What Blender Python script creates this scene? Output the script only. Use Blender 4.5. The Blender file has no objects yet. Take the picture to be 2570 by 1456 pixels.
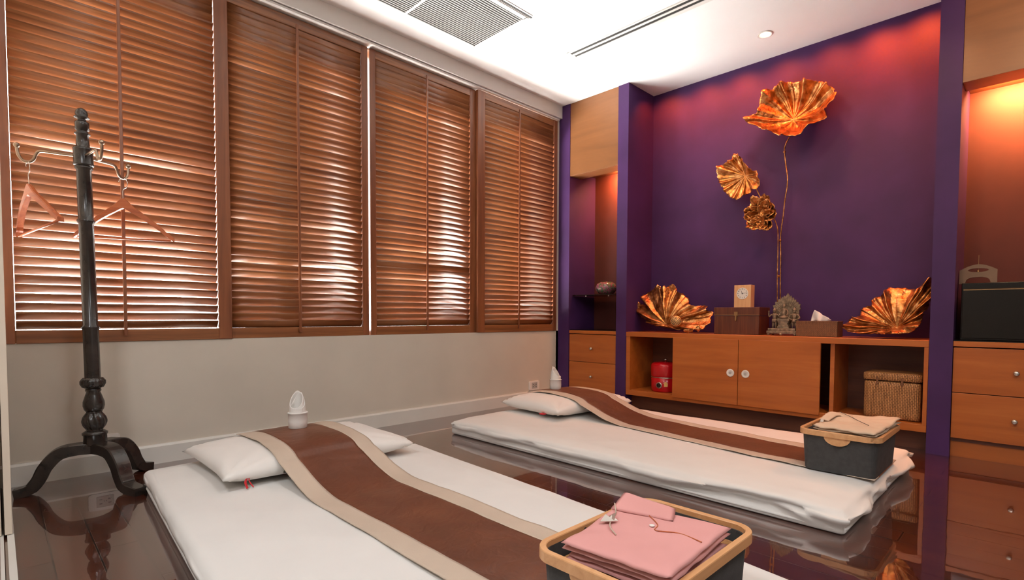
import bpy, bmesh, math, random
from mathutils import Vector, Matrix, noise
random.seed(7)
PI = math.pi
S = bpy.context.scene
COL = S.collection
D, E, H = 3.367, 3.862, 2.80          # window wall, cupboard wall front, ceiling
BK = 4.262                            # back of alcove and niches

# ---------------------------------------------------------------- camera
yaw, pitch, roll = 0.789918, -0.038884, 0.004834
F, CX, CY = 1317.073, 1316.64, 844.687
fw = Vector((math.sin(yaw)*math.cos(pitch), math.cos(yaw)*math.cos(pitch), math.sin(pitch)))
rt = Vector((math.cos(yaw), -math.sin(yaw), 0)); up = rt.cross(fw)
rt2 = rt*math.cos(roll)+up*math.sin(roll); up2 = up*math.cos(roll)-rt*math.sin(roll)
cd = bpy.data.cameras.new('camera'); cam = bpy.data.objects.new('camera', cd); COL.objects.link(cam)
cam.matrix_world = Matrix(((rt2.x, up2.x, -fw.x, 0), (rt2.y, up2.y, -fw.y, 0), (rt2.z, up2.z, -fw.z, 0.8), (0, 0, 0, 1)))
cd.sensor_width = 36; cd.lens = F/2570*36; cd.shift_x = (1285-CX)/2570; cd.shift_y = (CY-728)/2570; cd.clip_start = .02
S.camera = cam
S.view_settings.view_transform = 'Standard'; S.view_settings.look = 'None'
S.view_settings.exposure = 0.0; S.view_settings.gamma = 1; S.view_settings.use_curve_mapping = False
S.cycles.use_denoising = True
S.cycles.max_bounces = 8; S.cycles.diffuse_bounces = 4
S.cycles.sample_clamp_indirect = 6

# ---------------------------------------------------------------- world: daylight beyond the windows, softer light from the open corridor side
W = bpy.data.worlds.new('world'); S.world = W; W.use_nodes = True
nt = W.node_tree; nt.nodes.clear()
tc = nt.nodes.new('ShaderNodeTexCoord'); sx = nt.nodes.new('ShaderNodeSeparateXYZ'); nt.links.new(tc.outputs['Generated'], sx.inputs[0])
def wmap(src, lo, hi):
    m = nt.nodes.new('ShaderNodeMapRange'); m.inputs[1].default_value = lo; m.inputs[2].default_value = hi; nt.links.new(src, m.inputs[0]); return m.outputs[0]
def wmix(fac, ca, cb):
    m = nt.nodes.new('ShaderNodeMix'); m.data_type = 'RGBA'; nt.links.new(fac, m.inputs[0])
    for k, c in ((6, ca), (7, cb)):
        if isinstance(c, tuple): m.inputs[k].default_value = (*c, 1)
        else: nt.links.new(c, m.inputs[k])
    return m.outputs[2]
WORLD_ROOM = .42; SKY_OUT = 14; GROUND_OUT = 46
outc = wmix(wmap(sx.outputs['Z'], -.25, .12), (GROUND_OUT, GROUND_OUT*.97, GROUND_OUT*.92), (SKY_OUT, SKY_OUT*.99, SKY_OUT))   # sunlit terrace below, bright haze above
wcol = wmix(wmap(sx.outputs['Y'], -.05, .15), (WORLD_ROOM, WORLD_ROOM*.97, WORLD_ROOM*.93), outc)
bg = nt.nodes.new('ShaderNodeBackground'); ow = nt.nodes.new('ShaderNodeOutputWorld')
nt.links.new(wcol, bg.inputs[0]); nt.links.new(bg.outputs[0], ow.inputs[0])

# ---------------------------------------------------------------- lamps of the room, plus added fill lights
def spot(name, loc, tgt, power, color, size=1.2, blend=.6, rad=.04):
    l = bpy.data.lights.new(name, 'SPOT'); l.energy = power; l.color = color; l.spot_size = size; l.spot_blend = blend; l.shadow_soft_size = rad
    o = bpy.data.objects.new(name, l); COL.objects.link(o); o.location = loc
    o.rotation_euler = (Vector(tgt)-Vector(loc)).to_track_quat('-Z', 'Y').to_euler(); return o
def arealight(name, loc, rot, sx_, sy_, power, color):
    l = bpy.data.lights.new(name, 'AREA'); l.shape = 'RECTANGLE'; l.size = sx_; l.size_y = sy_; l.energy = power; l.color = color
    o = bpy.data.objects.new(name, l); COL.objects.link(o); o.location = loc; o.rotation_euler = rot; return o
WARM = (1, .62, .32); HAL = (1, .36, .10)
spot('downlight_or_fill', (3.55, 1.47, 2.76), (3.75, 1.42, 0), 30, WARM, 2.3, .8)
spot('downlight_or_fill', (2.9, 0.55, 2.76), (4.1, 1.1, 1.2), 30, WARM, 1.5, .7)
spot('downlight_or_fill', (2.6, 1.5, 2.76), (4.1, 1.7, 1.6), 17, WARM, 1.5, .7)
spot('downlight_or_fill', (2.5, 0.2, 2.76), (3.0, .9, 0), 30, WARM, 1.8, .8)
spot('downlight_or_fill', (2.7, -.1, 2.5), (3.9, .08, 2.4), 42, WARM, .9, .8)  # added spot out of view, only brightens the right overhead cupboard
spot('downlight_or_fill', (0.9, 1.3, 2.76), (0.9, 1.7, 0), 14, (1, .93, .85), 2.4, .8)  # added neutral fill above the near mattress, no fixture there
for cy_, cw in ((2.42, 15), (2.1, 17), (1.8, 18), (1.47, 13), (1.15, 13), (.86, 24), (.60, 30)):
    spot('wall_washer', (4.03, cy_, 2.785), (4.27, cy_, 2.24), cw*1.25, (1, .13, .012), 2.25, 1, .012)
arealight('niche_lamp', (4.15, 2.84, 2.165), (0, math.radians(-34), 0), .05, .20, 22, (1, .40, .13))
arealight('niche_lamp', (4.13, 0.08, 2.165), (0, math.radians(-32), 0), .05, .40, 36, (1, .40, .13))

arealight('added_fill_light', (-.8, .9, 2.78), (0, 0, 0), .6, .6, 40, (.95, .97, 1))  # added soft fill over the corridor side, no known panel there
arealight('added_fill_light', (.9, -.8, 2.78), (0, 0, 0), .6, .6, 40, (.95, .97, 1))  # second added fill, overhead and out of view
# ---------------------------------------------------------------- materials
def new_mat(name):
    m = bpy.data.materials.new(name); m.use_nodes = True; n = m.node_tree
    return m, n, n.nodes['Principled BSDF']
def N(n, t, **kw):
    x = n.nodes.new(t)
    for k, v in kw.items(): setattr(x, k, v)
    return x
def bump(n, b, src, strength=.3, dist=.002):
    bp = N(n, 'ShaderNodeBump'); bp.inputs['Strength'].default_value = strength; bp.inputs['Distance'].default_value = dist
    n.links.new(src, bp.inputs['Height']); n.links.new(bp.outputs[0], b.inputs['Normal']); return bp
def coords(n, scale=(1, 1, 1), src='Object', rot=(0, 0, 0)):
    t = N(n, 'ShaderNodeTexCoord'); mp = N(n, 'ShaderNodeMapping'); mp.inputs['Scale'].default_value = scale; mp.inputs['Rotation'].default_value = rot
    n.links.new(t.outputs[src], mp.inputs[0]); return mp.outputs[0]
def ramp(n, fac, stops):
    r = N(n, 'ShaderNodeValToRGB'); e = r.color_ramp.elements
    e[0].position, e[0].color = stops[0][0], (*stops[0][1], 1); e[1].position, e[1].color = stops[-1][0], (*stops[-1][1], 1)
    for p, c in stops[1:-1]:
        k = e.new(p); k.color = (*c, 1)
    n.links.new(fac, r.inputs[0]); return r.outputs[0]
def flat(name, col, rough=.6, metal=0, spec=.5, noise_amt=.06, nscale=6, bmp=0, bscale=200):
    m, n, b = new_mat(name)
    c = coords(n); nz = N(n, 'ShaderNodeTexNoise'); nz.inputs['Scale'].default_value = nscale; nz.inputs['Detail'].default_value = 4; n.links.new(c, nz.inputs['Vector'])
    lo = tuple(max(0, x*(1-noise_amt)) for x in col); hi = tuple(min(1, x*(1+noise_amt)) for x in col)
    n.links.new(ramp(n, nz.outputs['Fac'], [(.3, lo), (.7, hi)]), b.inputs['Base Color'])
    b.inputs['Roughness'].default_value = rough; b.inputs['Metallic'].default_value = metal; b.inputs['Specular IOR Level'].default_value = spec
    if bmp:
        z2 = N(n, 'ShaderNodeTexNoise'); z2.inputs['Scale'].default_value = bscale; n.links.new(c, z2.inputs['Vector']); bump(n, b, z2.outputs['Fac'], bmp)
    return m
def wood(name, dark, mid, light, axis='X', rough=.35, scale=1, coat=0, stretch=22, bmp=.08, spec=.5):
    m, n, b = new_mat(name)
    s = [stretch*scale]*3; s['XYZ'.index(axis)] = 1.3*scale
    c = coords(n, tuple(s)); nz = N(n, 'ShaderNodeTexNoise'); nz.inputs['Scale'].default_value = 1.0; nz.inputs['Detail'].default_value = 7; nz.inputs['Roughness'].default_value = .62; nz.inputs['Distortion'].default_value = .6
    n.links.new(c, nz.inputs['Vector'])
    n.links.new(ramp(n, nz.outputs['Fac'], [(.28, dark), (.5, mid), (.74, light)]), b.inputs['Base Color'])
    b.inputs['Roughness'].default_value = rough; b.inputs['Coat Weight'].default_value = coat; b.inputs['Coat Roughness'].default_value = .1; b.inputs['Specular IOR Level'].default_value = spec
    bump(n, b, nz.outputs['Fac'], bmp, .001)
    return m
M = {}
M['ceiling'] = flat('ceiling_paint', (.86, .86, .85), .9, noise_amt=.01)
M['fascia'] = flat('fascia_paint', (.80, .79, .76), .55, noise_amt=.02)
M['wall'] = flat('beige_wall_paint', (.57, .515, .435), .75, noise_amt=.05, nscale=2.5, bmp=.1, bscale=120)
M['base'] = flat('white_gloss_paint', (.66, .64, .59), .35, noise_amt=.03)
M['purple'] = flat('purple_wall_paint', (.050, .0145, .078), .6, spec=.3, noise_amt=.16, nscale=3.2, bmp=.08, bscale=60)
M['maroon'] = flat('maroon_niche_paint', (.080, .012, .006), .7, noise_amt=.15, nscale=4)
M['teak'] = wood('teak_shutter_wood', (.115, .036, .012), (.215, .076, .026), (.31, .122, .045), 'X', .30, 1, stretch=40)
M['teakv'] = wood('teak_frame_wood', (.115, .032, .011), (.19, .058, .02), (.25, .083, .03), 'Z', .36, 1, stretch=26)
M['veneer'] = wood('orange_cherry_veneer', (.31, .074, .011), (.39, .100, .016), (.46, .135, .026), 'Y', .32, .8, stretch=16, bmp=.02)
M['veneer2'] = wood('pale_cherry_veneer', (.16, .062, .020), (.20, .078, .026), (.235, .094, .033), 'Y', .4, .8, stretch=9, bmp=.02)
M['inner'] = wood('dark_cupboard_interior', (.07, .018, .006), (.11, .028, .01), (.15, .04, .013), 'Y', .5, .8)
M['black'] = flat('black_lacquer', (.008, .006, .005), .12, noise_amt=.2, spec=.3)
M['blackwood'] = flat('black_stained_wood', (.022, .017, .014), .24, noise_amt=.35, nscale=25)
M['steel'] = flat('brushed_steel', (.62, .58, .52), .3, 1, noise_amt=.05)
M['bronze'] = flat('antique_bronze_rod', (.30, .22, .16), .3, 1, noise_amt=.2)
M['wire'] = flat('chrome_wire', (.75, .72, .68), .2, 1)
M['hanger'] = wood('red_brown_hanger_wood', (.30, .065, .02), (.40, .10, .032), (.50, .15, .05), 'X', .35, 3)
M['sheet'] = flat('white_cotton_sheet', (.74, .72, .69), .85, noise_amt=.02, bmp=.5, bscale=7)
M['pillow'] = flat('white_pillow_cotton', (.80, .77, .73), .85, noise_amt=.02, bmp=.1, bscale=20)
M['beigecloth'] = flat('beige_silk_border', (.52, .42, .33), .55, noise_amt=.06, bmp=.15, bscale=300)
M['towel'] = flat('white_terry_towel', (.82, .79, .75), .95, noise_amt=.03, bmp=.6, bscale=420)
M['browncloth'] = flat('brown_terry_towel', (.36, .17, .06), .95, noise_amt=.25, nscale=60, bmp=.9, bscale=350)
M['bamboo'] = wood('bamboo_rim', (.52, .25, .10), (.62, .32, .14), (.70, .39, .19), 'X', .38, 1.4)
M['felt'] = flat('charcoal_basket_fabric', (.045, .043, .042), .9, noise_amt=.2, nscale=40, bmp=.4, bscale=500)
M['pink'] = flat('pink_cotton', (.64, .30, .28), .8, noise_amt=.03, bmp=.12, bscale=25)
M['tan'] = flat('beige_cotton', (.60, .45, .32), .8, noise_amt=.04, bmp=.12, bscale=25)
M['red'] = flat('red_enamel', (.45, .004, .008), .22, noise_amt=.05)
M['redthread'] = flat('red_thread', (.6, .02, .03), .7)
M['white'] = flat('white_plastic', (.78, .75, .70), .4, noise_amt=.02)
M['grey'] = flat('grey_plastic', (.42, .40, .37), .4)
M['ink'] = flat('black_ink', (.02, .018, .016), .5)
M['clock'] = wood('pale_clock_wood', (.55, .28, .12), (.66, .36, .17), (.74, .43, .22), 'Z', .4, 3)
M['chest'] = wood('dark_chest_wood', (.05, .011, .004), (.095, .022, .008), (.15, .04, .014), 'Z', .35, 2)
M['brass'] = flat('aged_brass', (.32, .19, .09), .4, 1, noise_amt=.2)
M['stone'] = flat('weathered_bronze', (.20, .145, .095), .62, .35, noise_amt=.45, nscale=45, bmp=.5, bscale=130)
M['tissue'] = flat('white_tissue_paper', (.82, .78, .76), .9)
M['darkstone'] = flat('dark_taupe_wood', (.20, .115, .065), .6, noise_amt=.15)
M['card'] = flat('orange_label_card', (.80, .48, .15), .5)
M['dark'] = flat('dark_slot', (.03, .028, .026), .8)
M['ventw'] = flat('white_vent_metal', (.72, .71, .68), .5, noise_amt=.01)
M['ventgap'] = flat('shaded_vent_gap', (.035, .034, .032), .9)
M['ventslat'] = flat('grey_vent_slat', (.22, .218, .21), .6)
M['door'] = flat('cream_door_paint', (.72, .62, .50), .5, noise_amt=.04)

def gold_mat():
    m, n, b = new_mat('gold_leaf_metal')
    c = coords(n); nz = N(n, 'ShaderNodeTexNoise'); nz.inputs['Scale'].default_value = 22; nz.inputs['Detail'].default_value = 8; n.links.new(c, nz.inputs['Vector'])
    n.links.new(ramp(n, nz.outputs['Fac'], [(.32, (.20, .065, .015)), (.52, (.50, .21, .065)), (.72, (.86, .47, .20))]), b.inputs['Base Color'])
    b.inputs['Metallic'].default_value = .95; b.inputs['Roughness'].default_value = .33
    v = N(n, 'ShaderNodeTexVoronoi'); v.inputs['Scale'].default_value = 75; n.links.new(c, v.inputs['Vector'])
    ad = N(n, 'ShaderNodeMath', operation='ADD'); n.links.new(v.outputs['Distance'], ad.inputs[0]); n.links.new(nz.outputs['Fac'], ad.inputs[1])
    bump(n, b, ad.outputs[0], .5, .004); return m
M['gold'] = gold_mat(); M['goldpod'] = flat('smooth_gold', (.62, .33, .12), .4, .6, noise_amt=.25, nscale=40)
def silk():
    m, n, b = new_mat('brown_silk')
    c = coords(n); nz = N(n, 'ShaderNodeTexNoise'); nz.inputs['Scale'].default_value = 5; nz.inputs['Detail'].default_value = 5; n.links.new(c, nz.inputs['Vector'])
    n.links.new(ramp(n, nz.outputs['Fac'], [(.3, (.090, .026, .011)), (.55, (.118, .035, .015)), (.75, (.15, .047, .020))]), b.inputs['Base Color'])
    b.inputs['Roughness'].default_value = .42; b.inputs['Sheen Weight'].default_value = .12; b.inputs['Sheen Tint'].default_value = (1, .55, .3, 1); b.inputs['Sheen Roughness'].default_value = .3
    n2 = N(n, 'ShaderNodeTexNoise'); n2.inputs['Scale'].default_value = 13; n2.inputs['Detail'].default_value = 3; n2.inputs['Distortion'].default_value = 1; n.links.new(c, n2.inputs['Vector'])
    bump(n, b, n2.outputs['Fac'], .35, .01); return m
M['silk'] = silk()
def wicker(name, dark, light, sc):
    m, n, b = new_mat(name)
    c = coords(n, (1, 1, 1)); br = N(n, 'ShaderNodeTexBrick')
    sep = N(n, 'ShaderNodeSeparateXYZ'); n.links.new(c, sep.inputs[0]); ad = N(n, 'ShaderNodeMath', operation='ADD'); n.links.new(sep.outputs['X'], ad.inputs[0]); n.links.new(sep.outputs['Y'], ad.inputs[1])
    cb = N(n, 'ShaderNodeCombineXYZ'); n.links.new(sep.outputs['Z'], cb.inputs[0]); n.links.new(ad.outputs[0], cb.inputs[1]); n.links.new(cb.outputs[0], br.inputs['Vector'])
    br.inputs['Scale'].default_value = sc; br.inputs['Brick Width'].default_value = .55; br.inputs['Row Height'].default_value = .22; br.inputs['Mortar Size'].default_value = .035; br.inputs['Mortar Smooth'].default_value = .8
    br.inputs['Color1'].default_value = (*light, 1); br.inputs['Color2'].default_value = (*[x*.72 for x in light], 1); br.inputs['Mortar'].default_value = (*dark, 1)
    n.links.new(br.outputs['Color'], b.inputs['Base Color']); b.inputs['Roughness'].default_value = .55
    iv = N(n, 'ShaderNodeMath', operation='SUBTRACT'); iv.inputs[0].default_value = 1; n.links.new(br.outputs['Fac'], iv.inputs[1]); bump(n, b, iv.outputs[0], .9, .006); return m
M['wicker'] = wicker('woven_seagrass', (.10, .03, .008), (.50, .22, .07), 26)
M['wicker2'] = wicker('woven_dark_rattan', (.05, .015, .006), (.26, .10, .035), 38)
def floor_mat():
    m, n, b = new_mat('lacquered_dark_parquet')
    c = coords(n, (1, 1, 1), 'Object', (0, 0, PI/2)); br = N(n, 'ShaderNodeTexBrick'); n.links.new(c, br.inputs['Vector'])
    br.inputs['Scale'].default_value = 1; br.inputs['Brick Width'].default_value = .95; br.inputs['Row Height'].default_value = .113; br.inputs['Mortar Size'].default_value = .003; br.inputs['Mortar Smooth'].default_value = .2; br.offset = .37
    br.inputs['Color1'].default_value = (.062, .0115, .004, 1); br.inputs['Color2'].default_value = (.092, .018, .006, 1); br.inputs['Mortar'].default_value = (.006, .002, .001, 1)
    g = coords(n, (26, 1.4, 1)); nz = N(n, 'ShaderNodeTexNoise'); nz.inputs['Scale'].default_value = 1; nz.inputs['Detail'].default_value = 6; n.links.new(g, nz.inputs['Vector'])
    mix = N(n, 'ShaderNodeMix', data_type='RGBA', blend_type='MULTIPLY'); mix.inputs[0].default_value = .75
    n.links.new(br.outputs['Color'], mix.inputs[6]); n.links.new(ramp(n, nz.outputs['Fac'], [(.3, (.45, .4, .4)), (.7, (1, 1, 1))]), mix.inputs[7]); n.links.new(mix.outputs[2], b.inputs['Base Color'])
    b.inputs['Roughness'].default_value = .22; b.inputs['Coat Weight'].default_value = 1; b.inputs['Coat Roughness'].default_value = .022; b.inputs['Coat IOR'].default_value = 2.5; b.inputs['Specular IOR Level'].default_value = .6
    n2 = N(n, 'ShaderNodeTexNoise'); n2.inputs['Scale'].default_value = 5; n2.inputs['Detail'].default_value = 3; n.links.new(coords(n), n2.inputs['Vector'])
    ad = N(n, 'ShaderNodeMath', operation='MULTIPLY_ADD'); ad.inputs[1].default_value = -1.2; n.links.new(br.outputs['Fac'], ad.inputs[0]); n.links.new(n2.outputs['Fac'], ad.inputs[2])
    bp = bump(n, b, ad.outputs[0], .12, .004); n.links.new(bp.outputs[0], b.inputs['Coat Normal']); return m
M['floor'] = floor_mat()
def glass(name, col=(1, 1, 1), rough=.02):
    m, n, b = new_mat(name); b.inputs['Base Color'].default_value = (*col, 1); b.inputs['Transmission Weight'].default_value = 1; b.inputs['Roughness'].default_value = rough; b.inputs['IOR'].default_value = 1.45; return m
M['glass'] = glass('clear_glass')
def bowl_mat():
    m, n, b = new_mat('mottled_art_glass')
    c = coords(n); nz = N(n, 'ShaderNodeTexNoise'); nz.inputs['Scale'].default_value = 20; nz.inputs['Detail'].default_value = 2; nz.inputs['Distortion'].default_value = 2; n.links.new(c, nz.inputs['Vector'])
    n.links.new(ramp(n, nz.outputs['Fac'], [(.3, (.22, .03, .07)), (.45, (.45, .15, .20)), (.55, (.06, .14, .05)), (.7, (.30, .34, .24))]), b.inputs['Base Color'])
    b.inputs['Roughness'].default_value = .08; b.inputs['Transmission Weight'].default_value = .35; return m
M['artglass'] = bowl_mat()
def emit(name, col, st):
    m, n, b = new_mat(name); b.inputs['Base Color'].default_value = (*col, 1); b.inputs['Emission Color'].default_value = (*col, 1); b.inputs['Emission Strength'].default_value = st; return m
M['bulb'] = emit('lit_bulb', (1, .85, .6), 12)

# ---------------------------------------------------------------- mesh helpers
def link(name, bm, mat, parent=None, smooth=False, mods=()):
    me = bpy.data.meshes.new(name); bm.normal_update(); bm.to_mesh(me); bm.free()
    for mm in (mat if isinstance(mat, (list, tuple)) else [mat]): me.materials.append(mm)
    if smooth:
        for p in me.polygons: p.use_smooth = True
    o = bpy.data.objects.new(name, me); COL.objects.link(o)
    if parent: o.parent = parent
    for t, kw in mods:
        md = o.modifiers.new(t.lower(), t)
        for k, v in kw.items(): setattr(md, k, v)
    return o
def thing(name, label, cat, loc=(0, 0, 0), rz=0, group=None):
    o = bpy.data.objects.new(name, None); COL.objects.link(o); o.location = loc; o.rotation_euler = (0, 0, rz); o.empty_display_size = .05
    o['label'] = label; o['category'] = cat
    if group: o['group'] = group
    return o
def tag(o, label, cat, group=None):
    o['label'] = label; o['category'] = cat
    if group: o['group'] = group
    return o
def struct(name, bm, mat, parent=None, **k):
    o = link(name, bm, mat, parent, **k); o['kind'] = 'structure'; return o
def copy_tree(o, parent=None):
    c = o.copy(); COL.objects.link(c); c.parent = parent
    for ch in [x for x in bpy.data.objects if x.parent == o]: copy_tree(ch, c)
    return c
def NB(): return bmesh.new()
def box(bm, x0, x1, y0, y1, z0, z1, bev=0, seg=2, rot=None):
    m = Matrix.Translation(((x0+x1)/2, (y0+y1)/2, (z0+z1)/2)) @ Matrix.Diagonal((abs(x1-x0), abs(y1-y0), abs(z1-z0), 1))
    r = bmesh.ops.create_cube(bm, size=1, matrix=m); vs = r['verts']
    if bev:
        es = list({e for v in vs for e in v.link_edges}); g = bmesh.ops.bevel(bm, geom=es, offset=bev, segments=seg, affect='EDGES', profile=.5)
        vs = list({v for f in g['faces'] for v in f.verts} | {v for v in vs if v.is_valid})
    if rot is not None: bmesh.ops.transform(bm, matrix=rot, verts=[v for v in vs if v.is_valid])
    return vs
def grid(bm, fn, nu, nv, closeu=False, mi=0):
    V = [[bm.verts.new(fn(i/nu, j/nv)) for j in range(nv+1)] for i in range(nu if closeu else nu+1)]
    for i in range(nu):
        a = V[i]; b = V[(i+1) % len(V)]
        for j in range(nv):
            f = bm.faces.new((a[j], b[j], b[j+1], a[j+1])); f.material_index = mi
    return V
def cap(bm, ring):
    try: bm.faces.new(ring)
    except ValueError: pass
def lathe(bm, prof, n=32, c=(0, 0), fn=None):
    rings = []
    for r, z in prof:
        ring = []
        for i in range(n):
            a = 2*PI*i/n; rr = max(r, 1e-5)
            if fn: rr = fn(rr, z, a)
            ring.append(bm.verts.new((c[0]+rr*math.cos(a), c[1]+rr*math.sin(a), z)))
        rings.append(ring)
    for k in range(len(rings)-1):
        A, B = rings[k], rings[k+1]
        for i in range(n): bm.faces.new((A[i], A[(i+1) % n], B[(i+1) % n], B[i]))
    cap(bm, list(reversed(rings[0]))); cap(bm, rings[-1]); return rings
def catmull(P, k=6):
    P = [Vector(p) for p in P]; out = []
    for i in range(len(P)-1):
        p0 = P[max(0, i-1)]; p1 = P[i]; p2 = P[i+1]; p3 = P[min(len(P)-1, i+2)]
        for j in range(k):
            t = j/k; out.append(.5*((2*p1)+(-p0+p2)*t+(2*p0-5*p1+4*p2-p3)*t*t+(-p0+3*p1-3*p2+p3)*t**3))
    out.append(P[-1]); return out
def tube(bm, path, rad, n=10, sq=None):
    path = [Vector(p) for p in path]; L = len(path)
    rads = rad if isinstance(rad, (list, tuple)) else [rad]*L
    if len(rads) != L: rads = [rads[min(len(rads)-1, int(i/(L-1)*(len(rads)-1)+.5))] for i in range(L)]
    t0 = (path[1]-path[0]).normalized(); nrm = t0.orthogonal().normalized(); rings = []
    for i, p in enumerate(path):
        t = (path[min(i+1, L-1)]-path[max(i-1, 0)]).normalized(); nrm = (nrm-t*nrm.dot(t)).normalized(); b = t.cross(nrm)
        rings.append([bm.verts.new(p+(nrm*math.cos(2*PI*k/n)+b*math.sin(2*PI*k/n))*rads[i]) for k in range(n)])
    for i in range(L-1):
        for k in range(n): bm.faces.new((rings[i][k], rings[i][(k+1) % n], rings[i+1][(k+1) % n], rings[i+1][k]))
    cap(bm, list(reversed(rings[0]))); cap(bm, rings[-1])
def ball(bm, c, r, n=12, sc=(1, 1, 1)):
    bmesh.ops.create_uvsphere(bm, u_segments=n, v_segments=n//2+2, radius=r, matrix=Matrix.Translation(c) @ Matrix.Diagonal((*sc, 1)))
def prism(bm, pts, axis, a, b, bev=0):
    """extrude a 2D outline along an axis ('x','y','z') from a to b"""
    def P(u, v, w): return {'x': (w, u, v), 'y': (u, w, v), 'z': (u, v, w)}[axis]
    A = [bm.verts.new(P(u, v, a)) for u, v in pts]; B = [bm.verts.new(P(u, v, b)) for u, v in pts]; n = len(pts)
    f1 = bm.faces.new(A); f2 = bm.faces.new(list(reversed(B)))
    for i in range(n): bm.faces.new((A[i], B[i], B[(i+1) % n], A[(i+1) % n]))
    bmesh.ops.recalc_face_normals(bm, faces=bm.faces[:])
def rbox_pts(bm, hx, hy, hz, r, nx, ny, nz, fn=None):
    """rounded box centred on the origin, evenly gridded; fn displaces each point (p, normal)"""
    def mp(p):
        q = Vector((max(-hx+r, min(hx-r, p[0])), max(-hy+r, min(hy-r, p[1])), max(-hz+r, min(hz-r, p[2]))))
        d = Vector(p)-q; nn = d.normalized() if d.length > 1e-9 else Vector((0, 0, 1)); o = q+nn*r
        return fn(o, nn) if fn else o
    st = len(bm.verts)
    def cosd(t): return t
    for s in (-1, 1):
        grid(bm, lambda u, v: mp(((2*u-1)*hx, (2*v-1)*hy, s*hz)), nx, ny)
        grid(bm, lambda u, v: mp(((2*u-1)*hx, s*hy, (2*v-1)*hz)), nx, nz)
        grid(bm, lambda u, v: mp((s*hx, (2*u-1)*hy, (2*v-1)*hz)), ny, nz)
    bmesh.ops.remove_doubles(bm, verts=bm.verts[:], dist=1e-5); bmesh.ops.recalc_face_normals(bm, faces=bm.faces[:])
def rrect(hx, hy, r, k=6):
    out = []
    for cx, cy, a0 in ((hx-r, hy-r, 0), (-hx+r, hy-r, PI/2), (-hx+r, -hy+r, PI), (hx-r, -hy+r, 1.5*PI)):
        for i in range(k+1):
            a = a0+PI/2*i/k; out.append((cx+r*math.cos(a), cy+r*math.sin(a)))
    return out
def nz(x, y, z, s=1): return noise.noise(Vector((x*s, y*s, z*s)))

# ---------------------------------------------------------------- setting
bm = NB(); box(bm, -1.7, 4.4, -1.7, 3.6, -.06, 0); struct('floor', bm, M['floor'])
bm = NB(); box(bm, -1.7, 4.4, -1.7, 3.6, H, H+.06); struct('ceiling', bm, M['ceiling'])
bm = NB()   # low wall under the shutters, with the piers at both ends and the lintel above
box(bm, -.02, E+.02, D+.003, D+.165, 0, .6595); box(bm, -.14, .0, D-.0, D+.20, 0, H); box(bm, E-.03, E+.5, D+.003, D+.2, 0, H); box(bm, 0, E, D+.06, D+.165, 2.66, H)
struct('wall_left', bm, M['wall'])
bm = NB(); prism(bm, [(D+.003, 0), (D-.016, 0), (D-.016, .092), (D-.010, .103), (D+.003, .103)], 'x', 0, E); struct('baseboard_left', bm, M['base'])
bm = NB(); box(bm, 0, E, D-.035, D+.065, 2.685, H, .002); struct('trim_1', bm, M['fascia'])
bm = NB(); box(bm, 0, E-.02, D-.018, D+.055, 2.667, 2.680, 0); struct('trim_2', bm, M['fascia'])
# purple wall with its alcove, niches and pillars
bm = NB()
box(bm, BK, BK+.1, .371, 2.70, 0, H)
for y0, y1 in ((3.236, D+.003), (2.586, 2.692), (.371, .479), (-.29, -.171)): box(bm, E, BK, y0, y1, 0, H)
struct('wall_right', bm, M['purple'])
bm = NB(); box(bm, BK, BK+.1, 2.692, D+.1, 0, H); box(bm, BK, BK+.1, -.4, .371, 0, H); struct('wall_niche', bm, M['maroon'])
bm = NB(); box(bm, -1.7, 4.4, -1.75, -1.6, 0, H); struct('wall_near', bm, M['wall'])
bm = NB(); box(bm, -1.75, -1.6, -1.6, 3.6, 0, H); box(bm, -1.6, -.14, D+.003, D+.2, 0, H); struct('wall_corridor', bm, M['wall'])
bm = NB(); box(bm, E, BK, -1.6, -.29, 0, H); struct('wall_far', bm, M['purple'])
# sliding glass door edge and its track, at the left of the doorway
dr = bpy.data.objects.new('door_1', None); COL.objects.link(dr); dr['kind'] = 'structure'; dr.location = (0, 2.6, 0)
def boxo(name, args, mat, parent, bev=0, **k):
    b_ = NB(); box(b_, *args, bev); return link(name, b_, mat, parent, **k)
boxo('door_leaf', (.006, .026, 0, .74, .012, 2.05), M['door'], dr, .002)
boxo('door_leaf', (-.034, -.002, 0, .74, .012, 2.05), M['door'], dr, .002)
b_ = NB(); box(b_, .012, .030, -2.1, .74, 0, .010); box(b_, -.006, .003, -2.1, .74, 0, .010); box(b_, -.05, -.016, -2.1, .74, 0, .010); link('door_track', b_, M['base'], dr)
# windows behind the shutters
for i, (x0, x1) in enumerate(((.0, .96), (.96, 1.90), (1.90, 2.85), (2.85, 3.83))):
    w = bpy.data.objects.new('window_%d' % (i+1), None); COL.objects.link(w); w['kind'] = 'structure'; w.location = ((x0+x1)/2, D+.13, .66)
    hw = (x1-x0)/2; b_ = NB()
    box(b_, -hw, -hw+.03, -.02, .02, 0, 2.0); box(b_, hw-.03, hw, -.02, .02, 0, 2.0); box(b_, -hw+.03, hw-.03, -.02, .02, 0, .03); box(b_, -hw+.03, hw-.03, -.02, .02, 1.97, 2.0)
    link('window_frame', b_, M['ventw'], w)
# concrete column of the building outside the second window
b_ = NB(); box(b_, 1.17, 1.44, D+.17, D+.42, 0, H, .01); tag(link('outside_column', b_, M['darkstone']), 'dark column standing outside behind the second shutter', 'column')
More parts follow.
